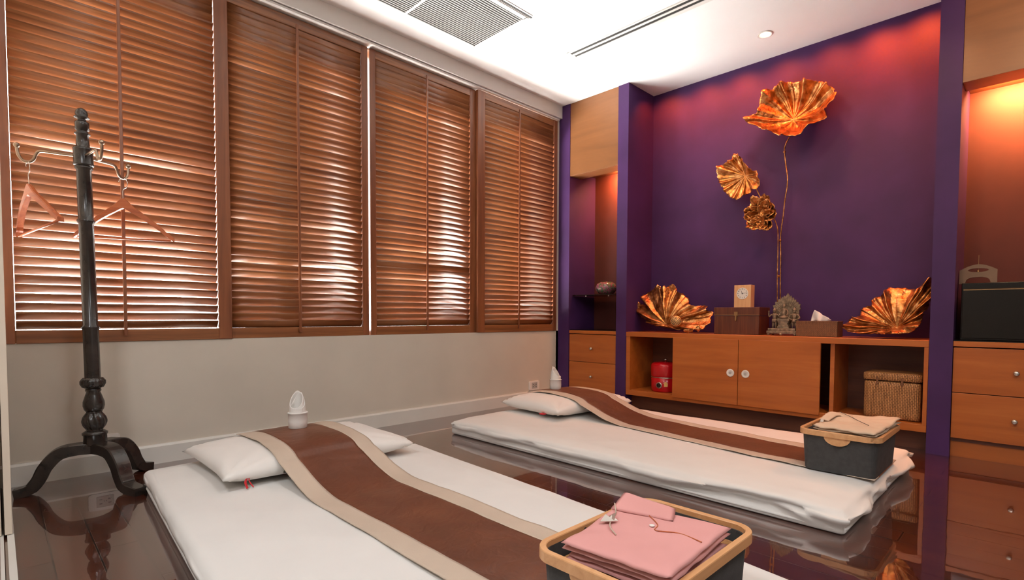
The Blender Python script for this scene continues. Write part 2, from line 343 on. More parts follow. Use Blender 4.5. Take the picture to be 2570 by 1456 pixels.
# recessed plinth under the sideboard and the drawers
# ---------------------------------------------------------------- louvered shutters
def shutter(x0, x1, th0, sl, sr, y, rodx, label, seed, flips):
    """x0..x1 outer width, sl / sr stile widths, y front plane"""
    rnd = random.Random(seed); cx = (x0+x1)/2; zb, zt = .660, 2.660
    t = thing('louvered_shutter', label, 'shutter', (cx, y+.016, zb), 0, 'louvered wooden shutters along the window wall')
    hw = (x1-x0)/2; b_ = NB(); hh = zt-zb
    box(b_, -hw, -hw+sl, -.016, .016, 0, hh, .002, 1); box(b_, hw-sr, hw, -.016, .016, 0, hh, .002, 1)
    link('stile', b_, M['teakv'], t)
    b_ = NB(); box(b_, -hw+sl, hw-sr, -.015, .015, .0, .062, .002, 1); link('bottom_rail', b_, M['teak'], t)
    b_ = NB(); box(b_, -hw+sl, hw-sr, -.015, .015, hh-.058, hh, .002, 1); link('top_rail', b_, M['teak'], t)
    b_ = NB(); n = 44; z0 = .062+.024; pitch = (hh-.058-.062-.044)/(n-1)
    gp = .0022 if seed == 1 else .0015; a0, a1 = -hw+sl+gp, hw-sr-gp
    for k in range(n+0):
        zc = z0+pitch*k; fr = k/n
        th = math.radians(th0+(11 if (seed == 1 and k < 13) else 5 if (seed == 1 and k < 22) else 0)+rnd.uniform(-2.0, 2.0))
        if k >= n-4: th = math.radians(12)
        if k in flips: th = math.radians(flips[k])
        hw_, tt = .0285, .0042; R = Matrix.Rotation(0, 4, 'X'); pr = []
        for i in range(10):
            a = 2*PI*i/10; pr.append((tt*math.cos(a), hw_*math.sin(a)))      # (normal, along)
        def rot(nv, al):   # chord runs up towards the room (-y)
            dy = -al*math.sin(th)+nv*math.cos(th); dz = al*math.cos(th)+nv*math.sin(th); return dy, dz
        ra = [b_.verts.new((a0, rot(*q)[0], zc+rot(*q)[1])) for q in pr]; rb = [b_.verts.new((a1, rot(*q)[0], zc+rot(*q)[1])) for q in pr]
        for i in range(10): b_.faces.new((ra[i], rb[i], rb[(i+1) % 10], ra[(i+1) % 10]))
        b_.faces.new(list(reversed(ra))); b_.faces.new(rb)
    bmesh.ops.recalc_face_normals(b_, faces=b_.faces[:])
    o = link('slats', b_, M['teak'], t, smooth=True)
    b_ = NB(); rx = rodx-cx; box(b_, rx-.0075, rx+.0075, -.046, -.034, .03, 1.955, .002, 1); link('tilt_rod', b_, M['teakv'], t)
    return t
shutter(.030, .973, 33, .035, .070, D-.006, .470, 'widest-looking wooden louvered shutter, first from the left, behind the coat rack', 1, {20: 50, 21: 44, 5: 40, 8: 39, 11: 38})
shutter(.930, 1.865, 29, .046, .047, D+.030, 1.372, 'wooden louvered shutter second from the left, with a dark shadowed strip down its slats', 2, {15: 38, 9: 42, 7: 38, 36: 36, 26: 24})
shutter(1.880, 2.862, 32, .045, .080, D+.030, 2.343, 'wooden louvered shutter third from the left, glowing slats in its right half', 3, {37: 38, 10: 12, 13: 40, 8: 38, 16: 37})
shutter(2.836, 3.828, 31, .078, .050, D-.006, 3.296, 'wooden louvered shutter at the far right, next to the purple pillar', 4, {2: 37, 4: 39, 39: 36})

# ---------------------------------------------------------------- ceiling fittings
t = thing('air_return_grille', 'white slatted air grille in the ceiling above the shutters', 'vent', (1.78, 2.82, H))
b_ = NB(); box(b_, -1.2, .79, -.335, .265, -.004, .0); box(b_, -1.2, .772, -.30, -.268, -.008, -.004); box(b_, -1.2, .772, .240, .262, -.008, -.004); box(b_, .765, .790, -.30, .262, -.008, -.004); box(b_, .170, .186, -.27, .24, -.009, -.004); link('frame', b_, M['ventw'], t)
b_ = NB(); box(b_, -1.2, .765, -.268, .240, -.0055, -.0045); link('backing', b_, M['ventgap'], t)
for a, c in ((-1.2, .169), (.187, .764)):
    b_ = NB()
    for k in range(26):
        y = -.262+k*.0198; box(b_, a, c, y, y+.0085, -.0085, -.0062, rot=None)
    link('slats', b_, M['ventslat'], t)
b_ = NB(); box(b_, -1.2, .80, -.322, -.308, -.0065, -.004); link('access_gap', b_, M['dark'], t)
t = thing('linear_air_diffuser', 'long two-slot white air diffuser in the ceiling near the purple wall', 'vent', (3.17, 1.5, H))
b_ = NB()
for x0, x1 in ((-.062, -.046), (-.018, .002), (.030, .062)): box(b_, x0, x1, -1.2, 1.14, -.006, 0)
box(b_, -.062, .062, 1.125, 1.155, -.0062, 0); link('frame', b_, M['ventw'], t)
b_ = NB(); box(b_, -.046, -.018, -1.2, 1.125, -.0025, -.0005); box(b_, .002, .030, -1.2, 1.125, -.0025, -.0005); link('slot', b_, M['ventgap'], t)
def downlight(x, y, label):
    t = thing('downlight', label, 'ceiling light', (x, y, H))
    b_ = NB(); lathe(b_, [(.052, 0), (.052, -.004), (.045, -.007), (.036, -.004), (.034, -.0005)], 32); link('trim_ring', b_, M['ventw'], t, smooth=True)
    b_ = NB(); ball(b_, (0, 0, -.004), .026, 16, (1, 1, .35)); link('bulb', b_, M['bulb'], t, smooth=True)
downlight(3.902-.35+.33, 1.468, 'small round lit downlight in the ceiling before the purple alcove')

# ---------------------------------------------------------------- built-in joinery
def knob(parent, x, y, z, r=.0135):
    b_ = NB(); lathe(b_, [(r*.45, 0), (r*.4, .010), (r, .014), (r*.95, .021), (r*.5, .024), (0, .0245)], 20)
    bmesh.ops.transform(b_, matrix=Matrix.Translation((x, y, z)) @ Matrix.Rotation(-PI/2, 4, 'Y'), verts=b_.verts[:]); return link('knob', b_, M['steel'], parent, smooth=True)
def drawer_cabinet(y0, y1, label, shift=0):
    yc = (y0+y1)/2; t = thing('drawer_cabinet', label, 'cabinet', (E+.01, yc, 0)); h = (y1-y0)/2-.001; dp = BK-E-.012
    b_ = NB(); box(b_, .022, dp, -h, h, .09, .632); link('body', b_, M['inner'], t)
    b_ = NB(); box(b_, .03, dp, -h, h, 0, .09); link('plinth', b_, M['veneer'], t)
    b_ = NB(); box(b_, -.004, dp, -h, h, .638, .668, .002, 1); link('countertop', b_, M['veneer'], t)
    b_ = NB(); box(b_, .012, dp, -h, h, .6685, .674); link('glass_top', b_, M['black'], t)
    for z0, z1 in ((.112, .372), (.376, .632)):
        d = boxo('drawer', (0, .02, -h+.002, h-.002, z0, z1), M['veneer'], t, .0015); knob(d, 0, shift, (z0+z1)/2-.001)
drawer_cabinet(2.692, 3.236, 'narrow cherry two-drawer cabinet beneath the left niche beside the windows')
drawer_cabinet(-.171, .371, 'cherry two-drawer cabinet beneath the right niche at the right edge')
for y0, y1, lb in ((2.692, 3.236, 'light cherry overhead cupboard above the left niche'), (-.171, .371, 'light cherry overhead cupboard above the right niche, at the top right corner')):
    t = thing('overhead_cupboard', lb, 'cabinet', (E+.004, (y0+y1)/2, 2.124)); h = (y1-y0)/2-.001
    boxo('door_panel', (0, .022, -h, h, 0, H-2.124-.001), M['veneer2'], t, .001)
    boxo('soffit', (.022, .16, -h, h, 0.0, .03), M['veneer2'], t)
    boxo('soffit', (.16, BK-E-.006, -h, h, .055, .075), M['veneer2'], t)

t = thing('sideboard', 'long low cherry sideboard with two sliding doors and open ends in the purple alcove', 'sideboard', (E, 1.5325, 0))
Y = lambda y: y-1.5325
b_ = NB(); box(b_, 0, BK-E-.001, Y(.480), Y(2.585), .628, .668, .002, 1); link('top', b_, M['veneer'], t)
b_ = NB(); box(b_, .004, BK-E-.002, Y(.480), Y(2.585), .120, .165, .002, 1); link('bottom_board', b_, M['veneer'], t)
b_ = NB(); box(b_, .004, BK-E-.002, Y(2.545), Y(2.584), .165, .628); link('side_panel', b_, M['veneer'], t)
b_ = NB(); box(b_, .004, BK-E-.002, Y(.481), Y(.502), .165, .628); link('side_panel', b_, M['veneer'], t)
b_ = NB(); box(b_, .03, BK-E-.02, Y(.978), Y(1.003), .165, .628); link('divider', b_, M['veneer'], t)
b_ = NB(); box(b_, .03, BK-E-.02, Y(2.09), Y(2.115), .165, .628); link('divider', b_, M['veneer'], t)
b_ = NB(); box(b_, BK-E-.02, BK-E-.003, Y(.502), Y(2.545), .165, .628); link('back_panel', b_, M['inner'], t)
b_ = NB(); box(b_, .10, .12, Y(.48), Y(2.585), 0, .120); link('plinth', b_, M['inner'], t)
for y0, y1, hy in ((1.602, 2.132, 1.656), (1.053, 1.598, 1.544)):
    d = boxo('sliding_door', (-.008, .010, Y(y0), Y(y1), .148, .634), M['veneer'], t, .0015)
    b_ = NB(); lathe(b_, [(.029, 0), (.029, .003), (.024, .005), (.015, .002), (.009, -.001), (0, -.002)], 28)
    bmesh.ops.transform(b_, matrix=Matrix.Translation((-.0085, Y(hy), .384)) @ Matrix.Rotation(-PI/2, 4, 'Y'), verts=b_.verts[:]); hd = link('round_handle', b_, M['white'], d, smooth=True); hd['label'] = 'round off-white recessed pull'
    b_ = NB(); lathe(b_, [(.0105, 0), (.0105, .0012), (0, .0014)], 20); bmesh.ops.transform(b_, matrix=Matrix.Translation((-.0112, Y(hy)+.002, .384)) @ Matrix.Rotation(-PI/2, 4, 'Y'), verts=b_.verts[:]); link('finger_hole', b_, M['grey'], hd)

# left niche: shelf and glass bowl; right niche: black cabinet and stand
t = thing('niche_shelf', 'thin dark glass shelf in the left niche on small pins', 'shelf', (E+.22, 2.964, 1.0))
b_ = NB(); box(b_, -.17, .175, -.268, .268, -.004, .004, .001, 1); link('shelf_board', b_, M['black'], t)
for y in (-.14, .12): 
    b_ = NB(); tube(b_, [(-.15, y, -.004), (-.15, y, -.016)], .006, 10); link('support_pin', b_, M['steel'], t)
t = thing('glass_bowl', 'round mottled pink and green glass bowl on the left niche shelf', 'bowl', (E+.2, 2.945, 1.0045))
b_ = NB(); lathe(b_, [(.045, 0), (.072, .012), (.098, .045), (.101, .068), (.088, .098), (.060, .117), (.048, .119), (.050, .113), (.080, .094), (.091, .066), (.088, .045), (.060, .016), (0, .010)], 40); link('vessel', b_, M['artglass'], t, smooth=True)
b_ = NB()
for k in range(7):
    a = k*.9; ball(b_, (.035*math.cos(a)*(k > 0), .035*math.sin(a)*(k > 0), .045), .024, 10, (1, 1, .7))
link('potpourri', b_, M['pink'], t, smooth=True)
t = thing('black_media_cabinet', 'glossy black box cabinet filling the right niche below its shelf level', 'cabinet', (E+.03, .10, .6745))
b_ = NB(); box(b_, .0, .35, -.268, .245, 0, .325, .004); link('body', b_, M['black'], t)
b_ = NB(); box(b_, -.008, -.001, -.262, .238, .012, .292, .002, 1); link('glass_door', b_, M['black'], t)
b_ = NB(); box(b_, -.010, -.0085, -.262, .235, .283, .288); link('door_trim', b_, M['brass'], t)
t = thing('incense_stand', 'small arched taupe wooden stand with a thin upright stick on the black cabinet', 'stand', (E+.14, .283, 1.0))
o_ = []
W2 = .083
top = [(W2*s, .078+.034*(1-abs(s)**1.7)) for s in [1-i/10 for i in range(21)]]
outl = [(W2, 0), *top, (-W2, 0), (-.054, 0), (-.050, .018), (-.035, .030), (0, .033), (.035, .030), (.050, .018), (.054, 0)]
def strip(bm, up_, lo_, x0, x1):
    n = len(up_)
    A = [(bm.verts.new((x0, *up_[i])), bm.verts.new((x0, *lo_[i])), bm.verts.new((x1, *up_[i])), bm.verts.new((x1, *lo_[i]))) for i in range(n)]
    for i in range(n-1):
        a, c = A[i], A[i+1]
        bm.faces.new((a[0], c[0], c[1], a[1])); bm.faces.new((a[2], a[3], c[3], c[2])); bm.faces.new((a[0], a[2], c[2], c[0])); bm.faces.new((a[1], c[1], c[3], a[3]))
    for a in (A[0], A[-1]): bm.faces.new((a[0], a[1], a[3], a[2]))
b_ = NB(); ys = [-W2+2*W2*i/32 for i in range(33)]
hole = lambda y: max(0, 1-(y/.045)**2)**.5
strip(b_, [(y, .078+.034*(1-abs(y/W2)**1.7)) for y in ys], [(y, .078+.011*hole(y)) for y in ys], 0, .022)
strip(b_, [(y, .0779-.011*hole(y)) for y in ys], [(y, .038*max(0, 1-(abs(y)/.056)**3)**.4 if abs(y) < .056 else 0) for y in ys], 0, .022)
bmesh.ops.recalc_face_normals(b_, faces=b_.faces[:]); link('arch_body', b_, M['darkstone'], t)
b_ = NB(); tube(b_, [(.011, 0, .067), (.011, 0, .165)], .0016, 6); ball(b_, (.011, 0, .070), .007, 10); link('stick', b_, M['brass'], t)

# ---------------------------------------------------------------- gold lotus leaves
def leaf(bm, C, outl, folds, amp, seed, cup=0, pw=1.0, nr=26, sub=5, thick=.004, twist=.0):
    """crumpled leaf: centre C, rim control points outl; radial folds whose depth grows toward the rim"""
    C = Vector(C); n = len(outl); P = []
    for i in range(n):
        p0, p1, p2, p3 = (Vector(outl[(i+k) % n]) for k in (-1, 0, 1, 2))
        for j in range(sub*3):
            s_ = j/(sub*3); P.append(.5*((2*p1)+(-p0+p2)*s_+(2*p0-5*p1+4*p2-p3)*s_*s_+(-p0+3*p1-3*p2+p3)*s_**3))
    m = len(P); nrm = Vector((-1, 0, 0)); V = []
    per = [0]
    for i in range(m): per.append(per[-1]+(P[(i+1) % m]-P[i]).length)
    tot = per[-1]
    for j in range(nr+1):
        r = (j/nr); row = []
        for i in range(m):
            d = P[i]-C; a = 2*PI*per[i]/tot
            fa = folds*a+1.3*math.sin(2*a+seed)+.8*math.sin(5*a+seed*2)+twist*r
            fold = (abs((fa/PI) % 2-1)*2-1)*.85+.3*math.sin(fa*2.0+1)
            env = (r**1.15)*(1-.15*r)
            p = C+d*(r**pw)+nrm*(amp*fold*env+cup*math.sin(PI*r)*-1)
            k = 9.0; q = p*k
            p += Vector((noise.noise(q+Vector((seed, 0, 0))), noise.noise(q+Vector((0, seed, 7))), noise.noise(q+Vector((3, 0, seed)))))*.012*r
            q = p*26; p += nrm*noise.noise(q+Vector((seed, 1, 2)))*.004*(.3+r)
            if j == nr:   # frayed rim
                p += d.normalized()*(.012*noise.noise(P[i]*60))+nrm*.01*noise.noise(P[i]*45)
            row.append(bm.verts.new(p))
        V.append(row)
    for j in range(nr):
        for i in range(m): bm.faces.new((V[j][i], V[j][(i+1) % m], V[j+1][(i+1) % m], V[j+1][i]))
    bmesh.ops.remove_doubles(bm, verts=V[0], dist=1e-4)
SOL = [('SOLIDIFY', dict(thickness=.004, offset=0))]
BIG = [(4.042,1.655,2.299),(4.073,1.593,2.357),(4.122,1.577,2.469),(4.152,1.516,2.526),(4.172,1.433,2.549),(4.175,1.338,2.525),(4.181,1.255,2.515),(4.175,1.171,2.474),(4.152,1.1,2.402),(4.122,1.075,2.325),(4.091,1.119,2.269),(4.051,1.115,2.18),(4.029,1.178,2.147),(3.998,1.248,2.096),(3.982,1.309,2.076),(3.987,1.387,2.105),(4.002,1.472,2.16),(4.011,1.557,2.201)]
SMALL = [(4.122,1.77,2.087),(4.122,1.725,2.048),(4.122,1.64,1.935),(4.122,1.597,1.917),(4.122,1.581,1.829),(4.122,1.594,1.774),(4.122,1.637,1.791),(4.122,1.646,1.759),(4.122,1.694,1.742),(4.122,1.758,1.728),(4.122,1.825,1.772),(4.122,1.856,1.827),(4.122,1.899,1.905),(4.122,1.911,1.957),(4.122,1.896,2.014),(4.122,1.85,2.03),(4.122,1.8,2.044),(4.122,1.805,2.08)]
SHL = [(4.061,2.599,0.881),(4.078,2.579,0.916),(4.072,2.523,0.904),(4.082,2.556,0.98),(4.082,2.488,1.024),(4.082,2.428,1.044),(4.082,2.399,1.067),(4.082,2.374,1.05),(4.082,2.333,1.056),(4.082,2.296,1.051),(4.082,2.256,1.059),(4.082,2.22,1.03),(4.082,2.176,0.997),(4.082,2.129,0.956),(4.082,2.109,0.92),(4.069,2.06,0.891),(4.067,2.007,0.887),(4.063,1.951,0.88),(4.048,1.936,0.852),(4.039,1.906,0.835),(4.014,1.893,0.787),(3.999,1.877,0.76),(3.984,1.906,0.733),(3.97,1.906,0.71),(3.962,1.931,0.70),(3.966,2.005,0.70),(3.962,2.092,0.695),(3.966,2.202,0.70),(3.973,2.285,0.71),(3.984,2.373,0.728),(3.999,2.467,0.753),(4.021,2.541,0.798),(4.043,2.578,0.843)]
SHR = [(3.977,0.963,0.735),(4.003,0.944,0.765),(4.033,0.918,0.8),(4.038,0.885,0.805),(4.09,0.864,0.864),(4.108,0.817,0.884),(4.122,0.826,0.933),(4.122,0.764,0.961),(4.122,0.757,0.99),(4.122,0.685,0.995),(4.122,0.63,0.981),(4.122,0.576,0.979),(4.122,0.555,1.02),(4.122,0.530,1.042),(4.122,0.506,1.055),(4.122,0.502,0.935),(4.116,0.52,0.89),(4.055,0.533,0.825),(3.994,0.552,0.761),(3.942,0.587,0.716),(3.929,0.637,0.705),(3.929,0.714,0.702),(3.933,0.794,0.702),(3.946,0.862,0.706),(3.955,0.923,0.715)]
def rel(P, o): return [tuple(a-b for a, b in zip(p, o)) for p in P]
o0 = (4.19, 1.43, .90)
t = thing('lotus_wall_sculpture', 'tall gold metal lotus sculpture with long stem mounted on the purple wall', 'wall sculpture', o0)
b_ = NB(); leaf(b_, rel([(4.200, 1.371, 2.262)], o0)[0], rel(BIG, o0), 9, .046, 3, cup=.045, sub=6, nr=34); link('big_leaf', b_, M['gold'], t, smooth=True, mods=SOL)
b_ = NB(); leaf(b_, rel([(4.175, 1.708, 1.909)], o0)[0], rel(SMALL, o0), 11, .026, 5, cup=.01, nr=26); link('small_leaf', b_, M['gold'], t, smooth=True, mods=SOL)
fc = Vector(rel([(4.15, 1.55, 1.57)], o0)[0]); b_ = NB(); rr_ = random.Random(4)
for k in range(11):
    a = 2*PI*k/11+rr_.uniform(-.2, .2); L = .105+rr_.uniform(-.02, .03)
    if k in (2, 3): L = .15
    cc = fc+Vector((-.03, .05*math.cos(a), .05*math.sin(a))); ax = Vector((0, math.cos(a), math.sin(a))); sd = Vector((0, -math.sin(a), math.cos(a)))
    ring = [cc+ax*(L*.62*math.cos(q)+.01)+sd*(.048*math.sin(q))+Vector((-.03-.03*math.cos(q)+rr_.uniform(-.012, .012), 0, 0)) for q in [2*PI*i/9 for i in range(9)]]
    leaf(b_, cc+Vector((.02, 0, 0)), [tuple(p) for p in ring], 4, .014, k, nr=8, sub=2)
link('flower', b_, M['gold'], t, smooth=True, mods=SOL)
STEM = [(4.192,1.391,2.142),(4.192,1.42,2.084),(4.192,1.424,2.038),(4.192,1.413,1.943),(4.192,1.399,1.847),(4.192,1.4,1.773),(4.192,1.413,1.682),(4.192,1.422,1.571),(4.192,1.433,1.478),(4.192,1.439,1.384),(4.192,1.434,1.272),(4.192,1.433,1.121),(4.192,1.43,0.91),(4.19,1.43,.67)]
STEM2 = [(4.16,1.618,1.80),(4.182,1.583,1.715),(4.182,1.534,1.632),(4.182,1.486,1.549),(4.18,1.459,1.479),(4.18,1.452,1.402),(4.185,1.452,1.272),(4.185,1.452,1.12),(4.185,1.448,.92),(4.188,1.445,.67)]
b_ = NB(); tube(b_, catmull(rel(STEM, o0)), .0048, 8); 
for p in rel([STEM[2], (4.19, 1.44, 1.38), (4.188, 1.443, 1.11)], o0): ball(b_, p, .010, 8)
link('stem', b_, M['gold'], t, smooth=True)
b_ = NB(); tube(b_, catmull(rel(STEM2, o0)), .0042, 8); link('stem', b_, M['gold'], t, smooth=True)
def pod(bm, c, r, dirv):
    q = Vector(dirv).to_track_quat('Z', 'Y').to_matrix().to_4x4(); mm = Matrix.Translation(c) @ q; k0 = len(bm.verts); b2 = bmesh.new()
    lathe(b2, [(r*.2, -r*1.3), (r*.5, -r*.8), (r*.95, -.01), (r, 0), (r*.93, .006), (0, .007)], 28)
    bmesh.ops.transform(b2, matrix=mm, verts=b2.verts[:]); me = bpy.data.meshes.new('tmp'); b2.to_mesh(me); bm.from_mesh(me); bpy.data.meshes.remove(me); b2.free(); return mm
o0 = (4.03, 2.24, .668)
t = thing('gold_leaf_sculpture', 'gold fan-shaped leaf with a seed pod on the left end of the sideboard', 'sculpture', o0)
b_ = NB(); leaf(b_, rel([(3.985, 2.266, .735)], o0)[0], rel(SHL, o0), 10, .042, 8, cup=-.03, nr=34, sub=4); link('fan_leaf', b_, M['gold'], t, smooth=True, mods=SOL)
b_ = NB(); mm = pod(b_, Vector(rel([(3.905, 2.135, .765)], o0)[0]), .044, (-1, -.5, .12)); pd = link('seed_pod', b_, M['goldpod'], t, smooth=True)
b_ = NB(); cnt = 0
for rr, nn in ((0, 1), (.012, 6), (.0235, 12), (.034, 16)):
    for i in range(nn):
        a = 2*PI*i/nn+rr*30; p = mm @ Vector((rr*math.cos(a), rr*math.sin(a), .0075)); ball(b_, p, .0036, 8)
link('seed_holes', b_, M['ink'], pd)
for (x, y, z, s_) in ((3.93, 2.03, .690, .045), (3.93, 1.95, .700, .022), (4.09, 2.42, 1.05, .03), (4.09, 2.28, 1.045, .035), (4.05, 2.59, .90, .03)):
    b_ = NB(); c_ = Vector(rel([(x, y, z)], o0)[0]); ring = [c_+Vector((-.004, s_*math.cos(q)*(1+.2*math.sin(3*q)), s_*.4*math.sin(q) if z < .7 else s_*math.sin(q))) for q in [2*PI*i/9 for i in range(9)]]
    leaf(b_, c_+Vector((-.012, 0, 0)), [tuple(p) for p in ring], 4, .006, 3, nr=6, sub=2); link('curled_scrap', b_, M['gold'], t, smooth=True, mods=SOL)
o0 = (4.03, .75, .668)
t = thing('gold_leaf_sculpture', 'gold ruffled leaf leaning on the right end of the sideboard, rising behind the pillar', 'sculpture', o0)
b_ = NB(); leaf(b_, rel([(4.05, .668, .735)], o0)[0], rel(SHR, o0), 11, .044, 12, cup=-.03, nr=34, sub=5); link('fan_leaf', b_, M['gold'], t, smooth=True, mods=SOL)

# ---------------------------------------------------------------- things on the sideboard
ZT = .6685
t = thing('wooden_chest', 'dark wooden lidded chest with a brass clasp under the small clock', 'box', (3.962, 1.667, ZT))
boxo('chest_body', (0, .20, -.171, .171, 0, .142), M['chest'], t, .002)
boxo('lid', (-.003, .203, -.174, .174, .145, .206), M['chest'], t, .003)
b_ = NB(); box(b_, -.005, -.0032, -.174, .174, .145, .150); link('lid_beading', b_, M['brass'], t)
b_ = NB(); box(b_, -.007, -.003, -.014, .014, .140, .172, .001, 1); box(b_, -.010, -.001, -.006, .006, .105, .150, .001, 1); ball(b_, (-.008, 0, .105), .006, 8); link('clasp', b_, M['brass'], t)
t = thing('desk_clock', 'small pale wooden block clock standing on the dark chest', 'clock', (4.01, 1.642, ZT+.2062))
boxo('case', (0, .07, -.0635, .0635, 0, .170), M['clock'], t, .001)
b_ = NB(); lathe(b_, [(.044, 0), (.044, .002), (0, .0022)], 40); bmesh.ops.transform(b_, matrix=Matrix.Translation((-.0002, 0, .105)) @ Matrix.Rotation(-PI/2, 4, 'Y'), verts=b_.verts[:]); dial = link('dial', b_, M['white'], t)
def textmesh(s, size, mat, parent, loc, facing='-x'):
    c = bpy.data.curves.new('txt', 'FONT'); c.body = s; c.size = size; c.align_x = 'CENTER'; c.align_y = 'CENTER'; c.extrude = .0002; c.offset = .0003
    o = bpy.data.objects.new('txt', c); COL.objects.link(o); bpy.context.view_layer.update()
    me = bpy.data.meshes.new_from_object(o.evaluated_get(bpy.context.evaluated_depsgraph_get())); bpy.data.objects.remove(o); me.materials.clear(); me.materials.append(mat)
    Mx = Matrix(((0, 0, -1, loc[0]), (-1, 0, 0, loc[1]), (0, 1, 0, loc[2]), (0, 0, 0, 1))); me.transform(Mx); return me
b_ = NB()
for i in range(1, 13):
    a = PI/2-i*PI/6; me = textmesh(str(i), .0125, M['ink'], dial, (-.0026, -.034*math.cos(a), .105+.034*math.sin(a))); b_.from_mesh(me); bpy.data.meshes.remove(me)
link('numerals', b_, M['ink'], dial)
def hand(name, ang, L, w):
    b_ = NB(); a = math.radians(90-ang); d = Vector((0, -math.cos(a), math.sin(a))); s = Vector((0, math.sin(a), math.cos(a)))*w; c = Vector((-.0032, 0, .105))
    vs = [b_.verts.new(c+q) for q in (-d*.006+s, -d*.006-s, d*L-s*.4, d*L+s*.4)]; f = b_.faces.new(vs); r = bmesh.ops.extrude_face_region(b_, geom=[f]); bmesh.ops.translate(b_, vec=(-.0006, 0, 0), verts=[v for v in r['geom'] if isinstance(v, bmesh.types.BMVert)])
    link(name, b_, M['ink'], dial)
hand('hour_hand', 337, .024, .0022); hand('minute_hand', 80, .033, .0014)
# statue
t = thing('altar_statue', 'weathered bronze altar statue with three small figures before a flame-shaped back plate', 'statue', (4.04, 1.352, ZT))
YY = lambda y: y-1.352
b_ = NB(); box(b_, -.055, .055, YY(1.25), YY(1.452), .012, .034, .004); box(b_, -.048, .048, YY(1.257), YY(1.445), .034, .052, .003)
for y in (1.26, 1.44):
    for x in (-.045, .045): ball(b_, (x, YY(y), .008), .011, 8, (1, 1, .72))
for y in (1.352,): ball(b_, (-.052, YY(y), .010), .010, 8)
link('base', b_, M['stone'], t, smooth=False)
b_ = NB()
for z0, z1, w in ((.052, .066, .040), (.066, .078, .036), (.078, .090, .031), (.090, .102, .036), (.102, .122, .041)): box(b_, -.03, .03, YY(1.346)-w, YY(1.346)+w, z0, z1, .003)
link('pedestal', b_, M['stone'], t)
bk = [(1.43,.867),(1.437,.889),(1.420,.890),(1.420,.915),(1.402,.912),(1.397,.934),(1.383,.925),(1.376,.945),(1.366,.938),(1.36,.958),(1.35,.950),(1.334,.976),(1.321,.952),(1.312,.958),(1.305,.938),(1.294,.944),(1.290,.924),(1.278,.929),(1.276,.908),(1.262,.912),(1.262,.893),(1.247,.896),(1.252,.875),(1.246,.862),(1.256,.848),(1.254,.816),(1.262,.74),(1.43,.74),(1.437,.80)]
b_ = NB(); prism(b_, [(YY(y), z-ZT) for y, z in bk], 'x', .022, .034)
for k in range(26):   # raised rays
    a = math.radians(-20+220*k/25); d = Vector((0, math.cos(a), math.sin(a))); c = Vector((.021, YY(1.343), .165)); L1 = .05; L2 = .088+.045*max(0, math.sin(a))**4*1.0
    if c.z+d.z*L2 < .08: continue
    tube(b_, [c+d*L1, c+d*L2*.92], [.0032, .0022], 6)
link('back_plate', b_, M['stone'], t)
def figure(bm, y, z, h, arms, seated=False, x=-.012):
    """small cast deity figure, feet at z, total height h"""
    c = lambda dx, dy, dz: (x+dx*h, YY(y)+dy*h, z+dz*h)
    if seated:
        tube(bm, [c(0, .24, .10), c(-.14, .05, .07), c(-.1, -.2, .08)], [.085*h, .075*h, .05*h], 8); tube(bm, [c(0, -.24, .10), c(-.10, -.05, .13), c(-.08, .2, .11)], [.085*h, .075*h, .05*h], 8); b0 = .08; tz = .62
    else:
        for s in (-1, 1): tube(bm, [c(0, s*.075, 0), c(0, s*.065, .22), c(0, s*.055, .46)], [.045*h, .05*h, .07*h], 8)
        lathe(bm, [(.10*h, z+.30*h), (.125*h, z+.33*h), (.11*h, z+.48*h)], 12, (x, YY(y))); b0 = .45; tz = .74
    lathe(bm, [(.105*h, z+b0*h), (.085*h, z+(b0+.12)*h), (.13*h, z+(tz-.06)*h), (.11*h, z+tz*h), (.04*h, z+(tz+.03)*h)], 14, (x, YY(y)))
    ball(bm, c(-.01, 0, tz+.12), .085*h, 12, (1, .9, 1.1)); lathe(bm, [(.095*h, z+(tz+.16)*h), (.075*h, z+(tz+.20)*h), (.06*h, z+(tz+.25)*h), (.02*h, z+(tz+.32)*h)], 12, (x, YY(y)))
    for s, kind in ((1, arms[0]), (-1, arms[1])):
        if kind == 'up': P = [c(0, s*.14, tz-.03), c(-.03, s*.26, tz-.14), c(-.05, s*.27, tz+.12)]
        elif kind == 'hip': P = [c(0, s*.14, tz-.03), c(-.02, s*.26, tz-.2), c(-.08, s*.1, tz-.3)]
        else: P = [c(0, s*.14, tz-.03), c(-.03, s*.25, tz-.2), c(-.12, s*.22, tz-.38)]
        tube(bm, catmull(P, 4), [.045*h, .035*h, .03*h], 8); ball(bm, P[-1], .045*h, 8)
for y, z, h, arms, st in ((1.411, .053, .140, ('up', 'up'), False), (1.275, .053, .140, ('hip', 'hip'), False), (1.346, .121, .115, ('down', 'down'), True)):
    b_ = NB(); figure(b_, y, z, h, arms, st); link('figure', b_, M['stone'], t, smooth=True)
# tissue box
t = thing('tissue_box', 'woven rattan tissue box with a white tissue on the sideboard right of the statue', 'tissue box', (3.982, 1.118, ZT))
boxo('box_cover', (0, .13, -.13, .13, 0, .102), M['wicker2'], t, .003)
boxo('top_rim', (-.002, .132, -.132, .132, .100, .107), M['wicker2'], t, .002)
b_ = NB()
def tis(u, v):
    y = .052-.115*u; zt = .078*(1-abs(u-.22)/.85)**1.0 if u > .22 else .078*(u/.22)**.6
    x = .065+.018*math.sin(u*9)*(1-v)+.012*math.sin(u*17+1)*v; return (x, y-.02*v*(u-.3), .1065+zt*v)
grid(b_, tis, 24, 8); link('tissue', b_, M['tissue'], t, smooth=True, mods=[('SOLIDIFY', dict(thickness=.002))])
b_ = NB()
